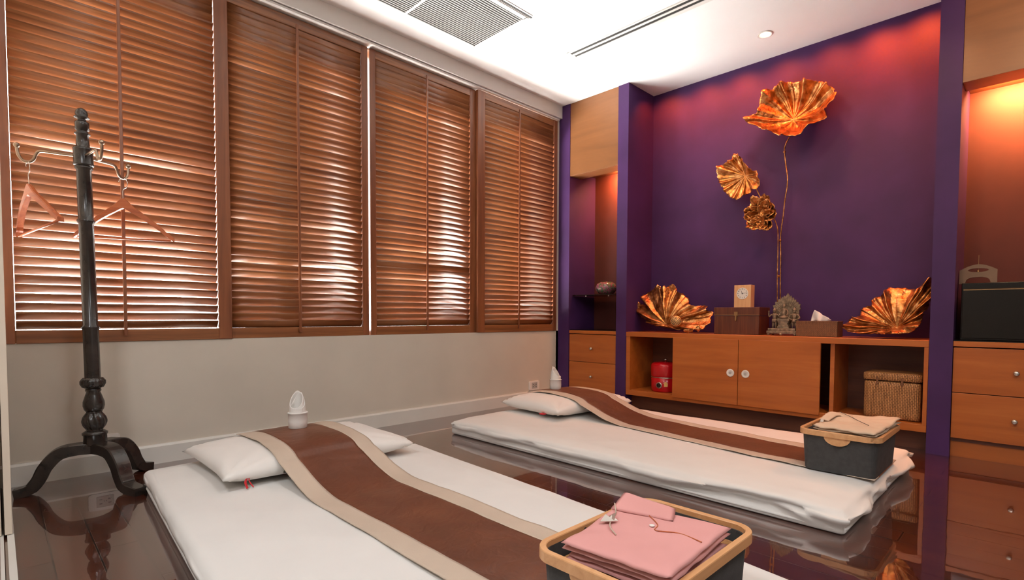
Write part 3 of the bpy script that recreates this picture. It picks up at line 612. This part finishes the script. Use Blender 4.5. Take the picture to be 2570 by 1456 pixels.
# ---------------------------------------------------------------- inside the sideboard
t = thing('electric_steamer', 'round red electric food steamer inside the left open end of the sideboard', 'steamer', (E+.17, 2.295, .1655))
b_ = NB(); lathe(b_, [(.112, .0), (.118, .012), (.118, .118), (.112, .122)], 44); link('base_unit', b_, M['red'], t, smooth=True)
b_ = NB(); lathe(b_, [(.1195, .119), (.1195, .124), (.115, .125)], 44); link('metal_band', b_, M['steel'], t, smooth=True)
b_ = NB(); lathe(b_, [(.119, .125), (.123, .135), (.123, .222), (.118, .234), (.09, .246), (.03, .252), (0, .253)], 44); ld_ = link('lid', b_, M['red'], t, smooth=True)
b_ = NB(); lathe(b_, [(.008, .252), (.008, .262), (.017, .267), (.012, .276), (0, .277)], 18); link('lid_knob', b_, M['steel'], ld_, smooth=True)
def onface(bm, prof, ang, z, R, n=24, sc=1):
    b2 = bmesh.new(); lathe(b2, prof, n); d = Vector((math.cos(ang), math.sin(ang), 0)); q = d.to_track_quat('Z', 'Y').to_matrix().to_4x4()
    bmesh.ops.transform(b2, matrix=Matrix.Translation(d*R+Vector((0, 0, z))) @ q @ Matrix.Diagonal((1, sc, 1, 1)), verts=b2.verts[:]); me = bpy.data.meshes.new('tmp'); b2.to_mesh(me); bm.from_mesh(me); bpy.data.meshes.remove(me); b2.free()
an = PI+.42
b_ = NB(); onface(b_, [(.042, -.012), (.042, .004), (.030, .008), (0, .008)], an-.32, .062, .113, 28, 1); onface(b_, [(.034, -.01), (.034, .006), (0, .007)], an-.32, .062, .113); cp = link('control_panel', b_, M['red'], t, smooth=False)
b_ = NB(); onface(b_, [(.026, 0), (.026, .012), (.020, .014), (.019, .011), (0, .011)], an-.32, .060, .118); link('dial_ring', b_, M['steel'], cp, smooth=False)
b_ = NB(); onface(b_, [(.018, 0), (.018, .014), (0, .015)], an-.32, .060, .118); link('dial_knob', b_, M['black'], cp)
b_ = NB()
a2 = an+.12; dd = Vector((math.cos(a2), math.sin(a2), 0)); sd = Vector((-math.sin(a2), math.cos(a2), 0))
# direction to the right of the dial as seen from the room
pts2 = [(-.016, -.018), (.016, -.018), (.018, .010), (.010, .014), (.006, .022), (-.006, .022), (-.010, .014), (-.018, .010)]
vv = [b_.verts.new(dd*.1195+sd*p+Vector((0, 0, .068+q))) for p, q in pts2]; f_ = b_.faces.new(vv); r_ = bmesh.ops.extrude_face_region(b_, geom=[f_]); bmesh.ops.translate(b_, vec=dd*.003, verts=[v for v in r_['geom'] if isinstance(v, bmesh.types.BMVert)])
link('label_sticker', b_, M['card'], t)
t = thing('wicker_box', 'square woven seagrass box with lid in the right open end of the sideboard', 'basket', (E+.06, .667, .1655))
b_ = NB(); rbox_pts(b_, .13, .148, .118, .012, 10, 10, 10); bmesh.ops.translate(b_, vec=(.13, 0, .119), verts=b_.verts[:]); link('box_body', b_, M['wicker'], t, smooth=True)
b_ = NB(); rbox_pts(b_, .134, .152, .026, .010, 8, 8, 4); bmesh.ops.translate(b_, vec=(.13, 0, .265), verts=b_.verts[:]); link('lid', b_, M['wicker'], t, smooth=True)
for y in (-.055, .075): boxo('tie_strap', (-.007, -.003, y-.006, y+.006, .215, .262), M['wicker2'], t, .001)

# ---------------------------------------------------------------- socket outlets on the window wall
def outlet(x, z, label):
    t = thing('power_outlet', label, 'outlet', (x, D+.003, z), group=None)
    b_ = NB(); prism(b_, [(p, q) for p, q in rrect(.066, .042, .012, 5)], 'y', -.011, 0); link('face_plate', b_, M['white'], t)
    b_ = NB(); box(b_, -.035, .035, -.0125, -.0105, -.028, .028, .002, 1); ins = link('socket_insert', b_, M['grey'], t)
    b_ = NB()
    for sx_ in (-.018, .018):
        for dz in (-.010, .010): box(b_, sx_-.006, sx_+.006, -.0132, -.0122, dz-.0025, dz+.0025)
        ball(b_, (sx_*.25, -.0128, 0), .0022, 8)
    link('pin_holes', b_, M['ink'], ins)
outlet(3.525, .155, 'white double power outlet low on the wall beside the far pillow')
outlet(.372, .148, 'power outlet low on the wall behind the coat rack foot')

# ---------------------------------------------------------------- coat rack
AX = (.317, 3.113)
t = thing('coat_rack', 'black turned-wood coat rack with three hooks before the first shutter', 'coat rack', (AX[0], AX[1], 0))
LEAN = Matrix.Shear('XY', 4, (-.012, .010))   # leans a little to the left
def rk(name, b_, mat, par=t, **k):
    for v in b_.verts: v.co.x += -.011*v.co.z; v.co.y += .008*v.co.z
    return link(name, b_, mat, par, **k)
b_ = NB(); lathe(b_, [(.031, .458), (.030, .50), (.0295, .725), (.034, .735), (.034, .742), (.0285, .748), (.0278, 1.21), (.0335, 1.218), (.0335, 1.226), (.0285, 1.232), (.0275, 1.452), (.033, 1.458), (.033, 1.470)], 40,
                fn=lambda r, z, a: r*(1-.045*(abs(math.sin(4*a))**6)) if r < .032 else r)
post = rk('post', b_, M['blackwood'], smooth=True)
b_ = NB(); lathe(b_, [(.033, 1.470), (.038, 1.474), (.038, 1.478), (.0365, 1.482), (.0365, 1.542), (.0375, 1.546), (.034, 1.552), (.0255, 1.557), (.0225, 1.608), (.029, 1.612), (.029, 1.617), (.021, 1.621), (.0205, 1.628), (.0255, 1.632), (.0265, 1.662), (.0255, 1.667), (.0165, 1.671), (.016, 1.682), (.028, 1.686), (.0285, 1.690), (.021, 1.694), (.0235, 1.702), (.0215, 1.716), (.014, 1.726), (.005, 1.731), (0, 1.732)], 36); rk('finial', b_, M['blackwood'], smooth=True)
b_ = NB(); lathe(b_, [(.028, .458), (.040, .462), (.048, .478), (.048, .492), (.038, .506), (.030, .508)], 48, fn=lambda r, z, a: r*(1-.10*abs(math.sin(8*a))**2) if r > .036 else r); rk('carved_ring', b_, M['blackwood'], smooth=True)
b_ = NB(); lathe(b_, [(.030, .350), (.037, .36), (.041, .378), (.040, .395), (.031, .425), (.026, .440), (.030, .446), (.030, .452), (.026, .458)], 36); rk('baluster', b_, M['blackwood'], smooth=True)
b_ = NB(); lathe(b_, [(.030, .262)]+[(.048*math.sin(math.radians(38+104*i/12))**1, .264+.082*i/12) for i in range(13)]+[(.031, .350)], 72, fn=lambda r, z, a: r*(1-.13*abs(math.sin(5*a+(z-.262)*22))**1.5) if .262 < z < .349 else r); rk('twisted_knop', b_, M['blackwood'], smooth=True)
b_ = NB(); lathe(b_, [(.043, .195), (.044, .2), (.044, .24), (.048, .244), (.048, .252), (.040, .258), (.034, .262)], 40); rk('base_block', b_, M['blackwood'], smooth=True)
def rackleg(ang, R):
    """bent flat leg: rises from hub, arches over and curls out at the foot"""
    P = catmull([(0, 0, .185), (.07, 0, .188), (.13, 0, .175), (.175, 0, .125), (.20, 0, .07), (.232, 0, .032), (R, 0, .022)], 7)
    b_ = NB(); rings = []
    for i, p in enumerate(P):
        d = (P[min(i+1, len(P)-1)]-P[max(i-1, 0)]).normalized(); n_ = Vector((-d.z, 0, d.x)); f = i/(len(P)-1)
        h_ = (.036+.006*math.sin(PI*f)) if f < .8 else .036-.04*(f-.8); w_ = .034-.008*f
        rings.append([b_.verts.new(p+n_*h_*.62*sv+Vector((0, w_*su, 0))) for su, sv in ((-1, -1), (1, -1), (1, .82), (.86, 1), (-.86, 1), (-1, .82))])
    for i in range(len(rings)-1):
        for k in range(6): b_.faces.new((rings[i][k], rings[i][(k+1) % 6], rings[i+1][(k+1) % 6], rings[i+1][k]))
    b_.faces.new(list(reversed(rings[0]))); b_.faces.new(rings[-1]); bmesh.ops.recalc_face_normals(b_, faces=b_.faces[:])
    mz = min(v.co.z for v in b_.verts); bmesh.ops.transform(b_, matrix=Matrix.Rotation(ang, 4, 'Z') @ Matrix.Translation((0, 0, -mz)), verts=b_.verts[:])
    link('leg', b_, M['blackwood'], t)
for fx, fy in ((.040, 3.16), (.437, 2.815), (.548, 3.285)):
    dx, dy = fx-AX[0], fy-AX[1]; rackleg(math.atan2(dy, dx), math.hypot(dx, dy))
HANG = []
for deg in (158, -80, 37):
    a = math.radians(deg); R = .23; c, s = math.cos(a), math.sin(a)
    b_ = NB(); P = catmull([(r*.73*c, r*.73*s, z) for r, z in ((.02, 1.515), (.12, 1.517), (.205, 1.519), (.228, 1.505), (.240, 1.482), (.262, 1.468), (.292, 1.472), (.312, 1.495), (.318, 1.530))], 5)
    tube(b_, P, .0062, 10); ball(b_, (P[-1].x, P[-1].y, 1.536), .0115, 12); rk('hook', b_, M['bronze'], smooth=True)
    HANG.append((AX[0]+.198*c-.016, AX[1]+.198*s+.012, 1.462))
# clothes hangers: modelled once, hung twice
def hanger(loc, rz, label):
    t = thing('clothes_hanger', label, 'hanger', loc, rz, 'wooden hangers on the coat rack')
    w = .205; b_ = NB(); n = 36; V = []
    for i in range(n+1):
        u = -1+2*i/n; x = u*w; a = abs(u); zt = -.100-.165*(a**1.2)+.0*(a) ; th = .030*(1-.45*a)+.010*math.exp(-(a*6)**2); zt += .016*math.exp(-(a*7)**2)
        if .78 < a < .84: zt -= .004
        yb = .022*a*a; hw_ = .009+.003*a; zb = zt-th*1.25
        V.append([b_.verts.new((x, yb+sy*hw_, z)) for sy, z in ((-1, zb), (1, zb), (1, zt-.003), (.5, zt), (-.5, zt), (-1, zt-.003))])
    for i in range(n):
        for k in range(6): b_.faces.new((V[i][k], V[i+1][k], V[i+1][(k+1) % 6], V[i][(k+1) % 6]))
    b_.faces.new(V[0]); b_.faces.new(list(reversed(V[-1]))); bmesh.ops.recalc_face_normals(b_, faces=b_.faces[:]); link('body', b_, M['hanger'], t)
    b_ = NB(); P = [(0, 0, -.092), (0, 0, -.045), (.014, 0, -.030), (.019, 0, -.010), (.012, 0, .008), (0, 0, .013), (-.012, 0, .008), (-.017, 0, -.004)]; tube(b_, catmull(P, 5), .0018, 8); link('wire_hook', b_, M['wire'], t, smooth=True)
    b_ = NB(); tube(b_, [(-.192, .019, -.280), (.192, .019, -.280)], .0052, 10); link('bar', b_, M['hanger'], t, smooth=True); return t
x, y, z = HANG[0]; hg = hanger((x, y, z-.007), math.radians(-73), 'reddish wooden hanger seen nearly end-on, on the left hook')
hg.rotation_euler[1] = math.radians(-6)
x, y, z = HANG[2]; hanger((x, y, z-.007), math.radians(-24), 'reddish wooden hanger facing the room, on the right hook')

# ---------------------------------------------------------------- mattresses, runners, pillows, towels
def mattress(cx, cy, hx, hy, label, seed, wild, rz=0):
    hz = .052; t = thing('floor_mattress', label, 'mattress', (cx, cy, 0), rz)
    def fn(p, nn):
        side = 1-min(1, abs(nn.z)*1.3); x, y, z = p.x+cx, p.y+cy, p.z
        q = Vector((x*3.1+seed, y*3.1, z*9)); w = wild*(.4+.6*max(0, 1-(p.y+hy)/1.2))
        tt = (x if abs(nn.y) > abs(nn.x) else y); d = side*w*(.014*noise.noise(Vector((x*1.7+seed, y*1.7, z*4)))+.016*noise.noise(Vector((tt*4.5+z*13, seed, z*7)))+.004*(1-abs(noise.noise(Vector((tt*6-z*16, seed+4, z*4))))*2.2))
        low = max(0, -z/hz)*side
        o = p+Vector((nn.x, nn.y, 0))*d-Vector((nn.x, nn.y, 0))*.022*low
        if nn.z > .2: o.z += .0022*noise.noise(Vector((x*2.3, y*2.3, seed)))*1.5+.0025*(1-abs(noise.noise(Vector((x*3+y*2, y*1.2, seed+8))))*3)*(1 if abs(noise.noise(Vector((x*3+y*2, y*1.2, seed+8)))) < .33 else 0)+.0016*noise.noise(Vector((x*8, y*5, seed)))
        ed = min(hx-abs(p.x), hy-abs(p.y)); o.z -= .010*max(0, 1-ed/.10)*(1 if nn.z > 0 else 0)
        corner = max(0, 1-math.hypot(hx-abs(p.x), hy-abs(p.y))/.22); o.z += corner*(-.010 if nn.z > 0 else .0)
        if z < 0: o.z += (.010+.008*noise.noise(Vector((x*1.6, y*1.6, 5+seed))))*side
        return o
    b_ = NB(); rbox_pts(b_, hx, hy, hz, .030, 110, 200, 10, fn); bmesh.ops.translate(b_, vec=(0, 0, hz+.001), verts=b_.verts[:])
    for v in b_.verts: v.co.z = max(v.co.z, .0015)
    link('sheet_cover', b_, M['sheet'], t, smooth=True)
    b_ = NB(); rr = rrect(hx-.012, hy-.012, .04, 6); P = [(x, y, .022+.004*noise.noise(Vector((x*4, y*4, seed)))) for x, y in rr]; P.append(P[0]); 
    tube(b_, P, .006, 8); link('hem', b_, M['sheet'], t, smooth=True)
    return t
mattress(.985, 1.66, .60, 1.215, 'white sheeted floor mattress in the foreground, nearest the viewer', 1.7, 1.2, math.radians(-3.2))
mattress(2.80, 1.665, .65, 1.18, 'white sheeted floor mattress at the back beside the sideboard', 9.3, 2.6)
def pillow(cx, cy, z0, hx, hy, hz, label, seed, rz=0):
    t = thing('pillow', label, 'pillow', (cx, cy, z0), rz)
    b_ = NB()
    for s in (-1, 1):
        def f(u, v, s=s):
            a, b = 2*u-1, 2*v-1; e = ((1-abs(a)**2.6)*(1-abs(b)**2.6)); h = hz*max(0, e)**.42
            x = a*hx*(1-.045*(1-b*b)**1.0*abs(a)**3); y = b*hy*(1-.05*(1-a*a)*abs(b)**3)
            c = (abs(a)*abs(b))**3; ang = math.atan2(abs(b)-.98, abs(a)-.98)
            wr = (.013*math.sin(ang*11+seed)+.006*noise.noise(Vector((a*5, b*5, seed+s))))*min(1, ((abs(a)**3)*(abs(b)**1.5))*1.6)*(e**.3 if e > 0 else 0)
            return (x, y, s*h*(1 if s > 0 else .78)+wr+hz*.78)
        grid(b_, f, 48, 36)
    bmesh.ops.remove_doubles(b_, verts=b_.verts[:], dist=1e-4); bmesh.ops.recalc_face_normals(b_, faces=b_.faces[:])
    for v in b_.verts: v.co.z = max(v.co.z, .001)
    link('pillowcase', b_, M['pillow'], t, smooth=True); return t
MZ = .1035
p1 = pillow(1.035, 2.535, MZ, .435, .315, .072, 'plump white pillow with a red thread, on the foreground mattress', 1)
b_ = NB()
for dx, dy in ((0, 0), (.012, .006), (-.004, .01)): tube(b_, catmull([(-.335+dx*.2, -.292, .052), (-.350+dx, -.305, .035), (-.345+dx*1.6, -.312-dy, .010)], 5), .0022, 6)
rt_ = link('red_tassel', b_, M['redthread'], p1, smooth=True); rt_['label'] = 'red thread tassel'
b_ = NB(); box(b_, -.205, -.175, -.300, -.296, .036, .046, .001, 1); link('zip_pull', b_, M['steel'], p1)
p2 = pillow(3.0, 2.52, MZ, .40, .30, .076, 'plump white pillow on the back mattress near the purple pillar', 4, math.radians(-4))
b_ = NB(); box(b_, -.40, -.36, -.16, -.12, .03, .036, .001, 1); link('red_tag', b_, M['redthread'], p2)
def sstep(a, b, x):
    x = max(0, min(1, (x-a)/(b-a))); return x*x*(3-2*x)
def ptop(P, x, y):
    cx, cy, hx, hy, hz = P; a, b = (x-cx)/hx, (y-cy)/hy
    if abs(a) >= 1 or abs(b) >= 1: return 0
    return hz*((1-abs(a)**2.6)*(1-abs(b)**2.6))**.42+hz*.78
def pside(P, x, y):   # cloth bridging from the mattress up to the pillow
    def raw(yy):
        m_ = 0
        for k in range(-8, 9):
            d = k*.04; m_ = max(m_, ptop(P, x, yy+d)-abs(d)*.36)
        return m_
    k_ = (-.15, -.1, -.05, 0, .05, .1, .15); return max(sum(raw(y+q) for q in k_)/len(k_), ptop(P, x, y)+.001)
def runner(xa, xb, skew, y0, y1, yp0, yp1, label, seed, zp, PL):
    t = thing('bed_runner', label, 'bed runner', (0, 0, 0)); cxm = (xa+xb)/2
    t.location = (cxm, (y0+y1)/2, MZ)
    def f(u, v):
        y = y0+(y1-y0)*v; w = xb-xa; x = xa+w*u+skew(y)
        z = MZ+.0075+pside(PL, x, y)
        z += .0035*noise.noise(Vector((x*5, y*3.5, seed)))+.0018*noise.noise(Vector((x*16, y*10, seed)))+.0035*sstep(yp0-.4, yp0, y)*noise.noise(Vector((x*9, y*4, seed+3)))
        z += .0045*abs(noise.noise(Vector((y*5, seed, u*.5))))*(abs(2*u-1)**6)
        x += .004*noise.noise(Vector((y*3, seed, 0)))
        return (x-cxm, y-(y0+y1)/2, max(z, MZ+.0035)-MZ)
    cu = .185
    for nm, a, b, mt in (('border', 0, cu, 'beigecloth'), ('centre_panel', cu, 1-cu, 'silk'), ('border', 1-cu, 1, 'beigecloth')):
        b_ = NB(); grid(b_, lambda u, v: f(a+(b-a)*u, v), 8 if nm == 'border' else 26, 150); bmesh.ops.recalc_face_normals(b_, faces=b_.faces[:])
        o = link(nm, b_, M[mt], t, smooth=True, mods=[('SOLIDIFY', dict(thickness=.0028, offset=1))]); o['label'] = 'beige satin border' if nm == 'border' else 'brown silk centre'
    return t
runner(.808, 1.240, lambda y: 0, .458, 2.76, 2.08, 2.56, 'brown silk runner with beige borders over the foreground mattress and pillow', 2, .112, (1.035, 2.535, .435, .315, .072))
runner(2.59, 3.04, lambda y: .16*sstep(.3, 2.6, y)+.04*max(0, y-1.0), .489, 2.76, 2.06, 2.54, 'brown silk runner with beige borders over the back mattress and pillow', 6, .112, (3.0, 2.52, .40, .30, .076))
def towel(x, y, z, h, label, rz):
    t = thing('rolled_towel', label, 'towel', (x, y, z), rz, 'rolled hand towels standing on the pillows')
    b_ = NB(); n = 90
    # upper wrap: spiral sheet with a slanting pointed top
    def f(u, v):
        th = math.radians(68)-PI-.35+u*4.3*PI; r = .030+.0105*u; k_ = .0 if u > .5 else -.75
        pk = (1+math.cos(th-math.radians(68)-k_))/2; top_ = h*(.56+(.44 if u > .5 else .40)*pk**1.5)
        zz = h*.30+(top_-h*.30)*v; tt = max(0, (zz/h-.45)/.55); r2 = r*(1-.40*tt**2.2)
        return (r2*math.cos(th)*1.0, r2*math.sin(th), zz)
    grid(b_, f, n, 14); link('pointed_wrap', b_, M['towel'], t, smooth=True, mods=[('SOLIDIFY', dict(thickness=.004))])
    b_ = NB(); lathe(b_, [(.036, 0), (.043, .006), (.044, h*.2), (.043, h*.40), (.0465, h*.415), (.0465, h*.435), (.041, h*.445), (.036, h*.44)], 40, fn=lambda r, z_, a: r*(1+.02*math.sin(2*a+1))); link('cuffed_base', b_, M['towel'], t, smooth=True)
towel(1.045, 2.615, MZ+.1355, .185, 'white rolled hand towel folded to a point on the foreground pillow', 0)
towel(2.985, 2.625, MZ+.1425, .175, 'white rolled hand towel folded to a point on the back pillow', 1.0)

# ---------------------------------------------------------------- baskets, shirts
RZ = .170
def basket(x, y, label):
    t = thing('storage_basket', label, 'basket', (x, y, MZ+.009), 0)
    hx, hy = .218, .149; b_ = NB(); R0 = rrect(hx*.93, hy*.93, .030, 6); R1 = rrect(hx, hy, .045, 6); n = len(R0)
    prof = [(R0, 0, 0), (R0, .004, 0), (R1, RZ, 0), (R1, RZ, .004), (R0, .010, .004)]
    rings = []
    for k, (R_, z, ins) in enumerate(prof):
        s = 1-ins/hy; rings.append([b_.verts.new((px*s, py*s, z+(0 if k else 0))) for px, py in R_])
    for k in range(4):
        for i in range(n): b_.faces.new((rings[k][i], rings[k][(i+1) % n], rings[k+1][(i+1) % n], rings[k+1][i]))
    b_.faces.new(list(reversed(rings[0]))); b_.faces.new(rings[-1]); link('fabric_body', b_, M['felt'], t)
    b_ = NB(); Ro = rrect(hx+.012, hy+.012, .055, 8); Ri = rrect(hx-.003, hy-.003, .042, 8); n = len(Ro); z0, z1 = RZ-.010, RZ+.014
    vs = [[b_.verts.new((px, py, z)) for px, py in R_] for R_, z in ((Ro, z0), (Ro, z1-.002), ([(a*.995, c*.995) for a, c in Ro], z1), ([(a*1.008, c*1.008) for a, c in Ri], z1), (Ri, z1-.002), (Ri, z0))]
    for k in range(6):
        for i in range(n): b_.faces.new((vs[k][i], vs[k][(i+1) % n], vs[(k+1) % 6][(i+1) % n], vs[(k+1) % 6][i]))
    bmesh.ops.recalc_face_normals(b_, faces=b_.faces[:]); link('bamboo_rim', b_, M['bamboo'], t)
    for s in (-1, 1):     # half-round bamboo grips on the short ends
        b_ = NB(); pts = [(.052*math.cos(a), -.036*math.sin(a)) for a in [PI*i/16 for i in range(17)]]
        prism(b_, [(p, RZ-.009+q) for p, q in pts], 'x', s*(hx+.001), s*(hx+.006)); link('handle_grip', b_, M['bamboo'], t)
        b_ = NB(); onx = s*(hx+.004); 
    for s in (-1, 1):
        b_ = NB(); tube(b_, [(s*.05, hy-.0045, RZ+.003), (s*.05, hy-.0025, RZ+.003)], .004, 10); link('rim_screw', b_, M['ink'], t)
    return t
bk1 = basket(1.045, .630, 'charcoal fabric basket with bamboo rim in the foreground holding the pink shirt')
bk2 = basket(2.80, .630, 'charcoal fabric basket with bamboo rim on the back mattress holding the beige shirt')
def quad(P, u, v):
    a, b, c, d = (Vector(p) for p in P); return a*(1-u)*(1-v)+b*u*(1-v)+c*u*v+d*(1-u)*v
def slab(bm, P, th, seed, amp=.004, n=26, roll=.01):
    """one folded layer: four corners (x,y,z) of its top, thickness th, rounded fold edges"""
    def mk(s):
        def f(u, v):
            a, b = 2*u-1, 2*v-1; e = max(0, (1-abs(a)**10)*(1-abs(b)**10))**.5; p = quad(P, u, v)
            w = amp*noise.noise(Vector((p.x*9, p.y*9, seed)))+amp*.6*noise.noise(Vector((p.x*22, p.y*22, seed+s*0)))
            ex = 1+.03*noise.noise(Vector((a*2, b*2, seed)))
            c = (Vector(P[0])+Vector(P[2]))/2; q = c+(p-c)*ex
            return (q.x, q.y, q.z+w-th/2+s*th/2*e)
        return f
    a0 = len(bm.verts); grid(bm, mk(1), n, n); grid(bm, mk(-1), n, n)
    bmesh.ops.remove_doubles(bm, verts=bm.verts[a0:] if False else bm.verts[:], dist=1e-5)
def crease(bm, P, r=.0015): tube(bm, catmull(P, 5), r, 6)
# pink shirt (local frame = basket 1 centre, z up from basket floor level MZ)
t = thing('folded_towel', 'brown terry towel under the pink shirt in the foreground basket', 'towel', (1.045, .63, .194))
b_ = NB(); rbox_pts(b_, .196, .128, .035, .02, 20, 16, 4, lambda p, n_: p+Vector((0, 0, .004*noise.noise(Vector((p.x*12, p.y*12, 1)))))); bmesh.ops.translate(b_, vec=(0, 0, .037), verts=b_.verts[:]); o = link('towel_fold', b_, M['browncloth'], t, smooth=True)
t = thing('folded_towel', 'beige towel under the beige shirt in the back basket', 'towel', (2.80, .63, .194))
b_ = NB(); rbox_pts(b_, .196, .128, .035, .02, 20, 16, 4, lambda p, n_: p+Vector((0, 0, .004*noise.noise(Vector((p.x*12, p.y*12, 1)))))); bmesh.ops.translate(b_, vec=(0, 0, .037), verts=b_.verts[:]); o = link('towel_fold', b_, M['tan'], t, smooth=True)

def shirt(mat, o0, tc, label, seed, amp=.005):
    """tc: top-face corners (left, back, right, front) in world coordinates"""
    t = thing('folded_shirt', label, 'shirt', o0)
    L, Bk, Rr, Fr = [Vector(p)-Vector(o0) for p in tc]; b_ = NB()
    slab(b_, [L, Bk, Rr, Fr], .016, seed, amp, 34)
    for k, (sc_, dz) in enumerate(((.975, .013), (.94, .025), (.955, .037))):
        c = (L+Rr)/2; Q = []
        for j, p in enumerate((L, Bk, Rr, Fr)):
            q = c+(p-c)*sc_+Vector((.004*math.sin(k*2+j), .004*math.cos(k*3+j), -dz)); q.z = min(q.z, c.z-dz+.012); Q.append(q)
        slab(b_, Q, .013, seed+k+1, amp*.8, 26)
    bmesh.ops.recalc_face_normals(b_, faces=b_.faces[:]); body = link('folded_layers', b_, mat, t, smooth=True)
    return t, L, Bk, Rr, Fr
t, L, Bk, Rr, Fr = shirt(M['pink'], (1.0, .62, .274), [(.842, .722, .322), (1.130, .762, .324), (1.188, .500, .320), (.868, .478, .322)], 'folded pink shirt with a collar and silver ribbon in the foreground basket', 3)
def onq(u, v, dz=.0): p = quad([L, Bk, Rr, Fr], u, v); return Vector((p.x, p.y, p.z+dz))
def collar(pts, w, mat):
    """folded collar band: pts run along its fold, the band falls to one side"""
    b_ = NB(); c_ = catmull(pts, 6); n = len(c_)-1
    def f(u, v):
        i = min(n, int(u*n+.5)); p = c_[i]; tg = (c_[min(n, i+1)]-c_[max(0, i-1)]).normalized(); sd = Vector((tg.y, -tg.x, 0))
        return tuple(p+sd*w*v*(1-.2*u)+Vector((0, 0, -.006*v*v-(p.z-c_[-1].z)*.35*v)))
    grid(b_, f, n, 6); return link('collar', b_, mat, t, smooth=True, mods=[('SOLIDIFY', dict(thickness=.004, offset=1))])
o0v = Vector((1.0, .62, .274))
b_ = NB(); slab(b_, [Vector(p)-o0v for p in ((1.060, .748, .330), (1.150, .768, .346), (1.168, .630, .332), (1.100, .600, .329))], .010, 5, .002, 14); bmesh.ops.recalc_face_normals(b_, faces=b_.faces[:]); link('collar', b_, M['pink'], t, smooth=True)
b_ = NB(); crease(b_, [onq(.93, .18, .012), onq(.80, .36, .0035), onq(.66, .52, .0025), onq(.55, .56, .0025), onq(.60, .74, .0025), onq(.56, .95, .001)], .0013); link('placket_seam', b_, M['hanger'], t)
b_ = NB(); lathe(b_, [(.006, 0), (.006, .002), (.004, .0025), (0, .002)], 16, (onq(.60, .50).x, onq(.60, .50).y)); bmesh.ops.translate(b_, vec=(0, 0, onq(.6, .5).z+.004), verts=b_.verts[:]); link('button', b_, M['white'], t)
b_ = NB(); q0 = onq(.50, .16, .006)
for (ax_, ay_), (bx_, by_), (cx_, cy_), hz_ in (((-.026, .010), (.004, .016), (-.004, -.016), .008), ((.002, .014), (.030, .002), (-.003, -.012), .010), ((-.010, .002), (.014, .006), (.004, -.020), .005)):
    vs_ = [b_.verts.new(q0+Vector((x_, y_, z_))) for x_, y_, z_ in ((ax_, ay_, 0), (bx_, by_, hz_), (cx_, cy_, .002))]; b_.faces.new(vs_)
link('silver_ribbon', b_, M['wire'], t, mods=[('SOLIDIFY', dict(thickness=.001))])
b_ = NB(); crease(b_, [onq(.82, .02, .010), onq(.66, .12, .004), onq(.52, .16, .006), onq(.40, .22, .004), onq(.30, .34, .003)], .0016); link('cord', b_, M['beigecloth'], t)
t, L, Bk, Rr, Fr = shirt(M['tan'], (2.78, .63, .274), [(2.605, .735, .318), (2.985, .755, .326), (2.985, .462, .334), (2.560, .486, .318)], 'folded beige shirt piled above the bamboo rim of the back basket', 13, .011)
collar([onq(.28, .02, .006), onq(.42, .06, .020), onq(.55, .10, .026), onq(.66, .20, .018), onq(.70, .40, .006)], .04, M['tan'])
b_ = NB(); crease(b_, [onq(.66, .22, .022), onq(.60, .42, .007), onq(.48, .55, .005), onq(.30, .78, .004)], .0014); link('placket_seam', b_, M['felt'], t)
b_ = NB(); box(b_, *[c for k, c in enumerate((onq(.16, .10).x-.008, onq(.16, .10).x+.008, onq(.16, .10).y-.005, onq(.16, .10).y+.005, onq(.16, .1).z+.004, onq(.16, .1).z+.012))]); link('size_tag', b_, M['white'], t)
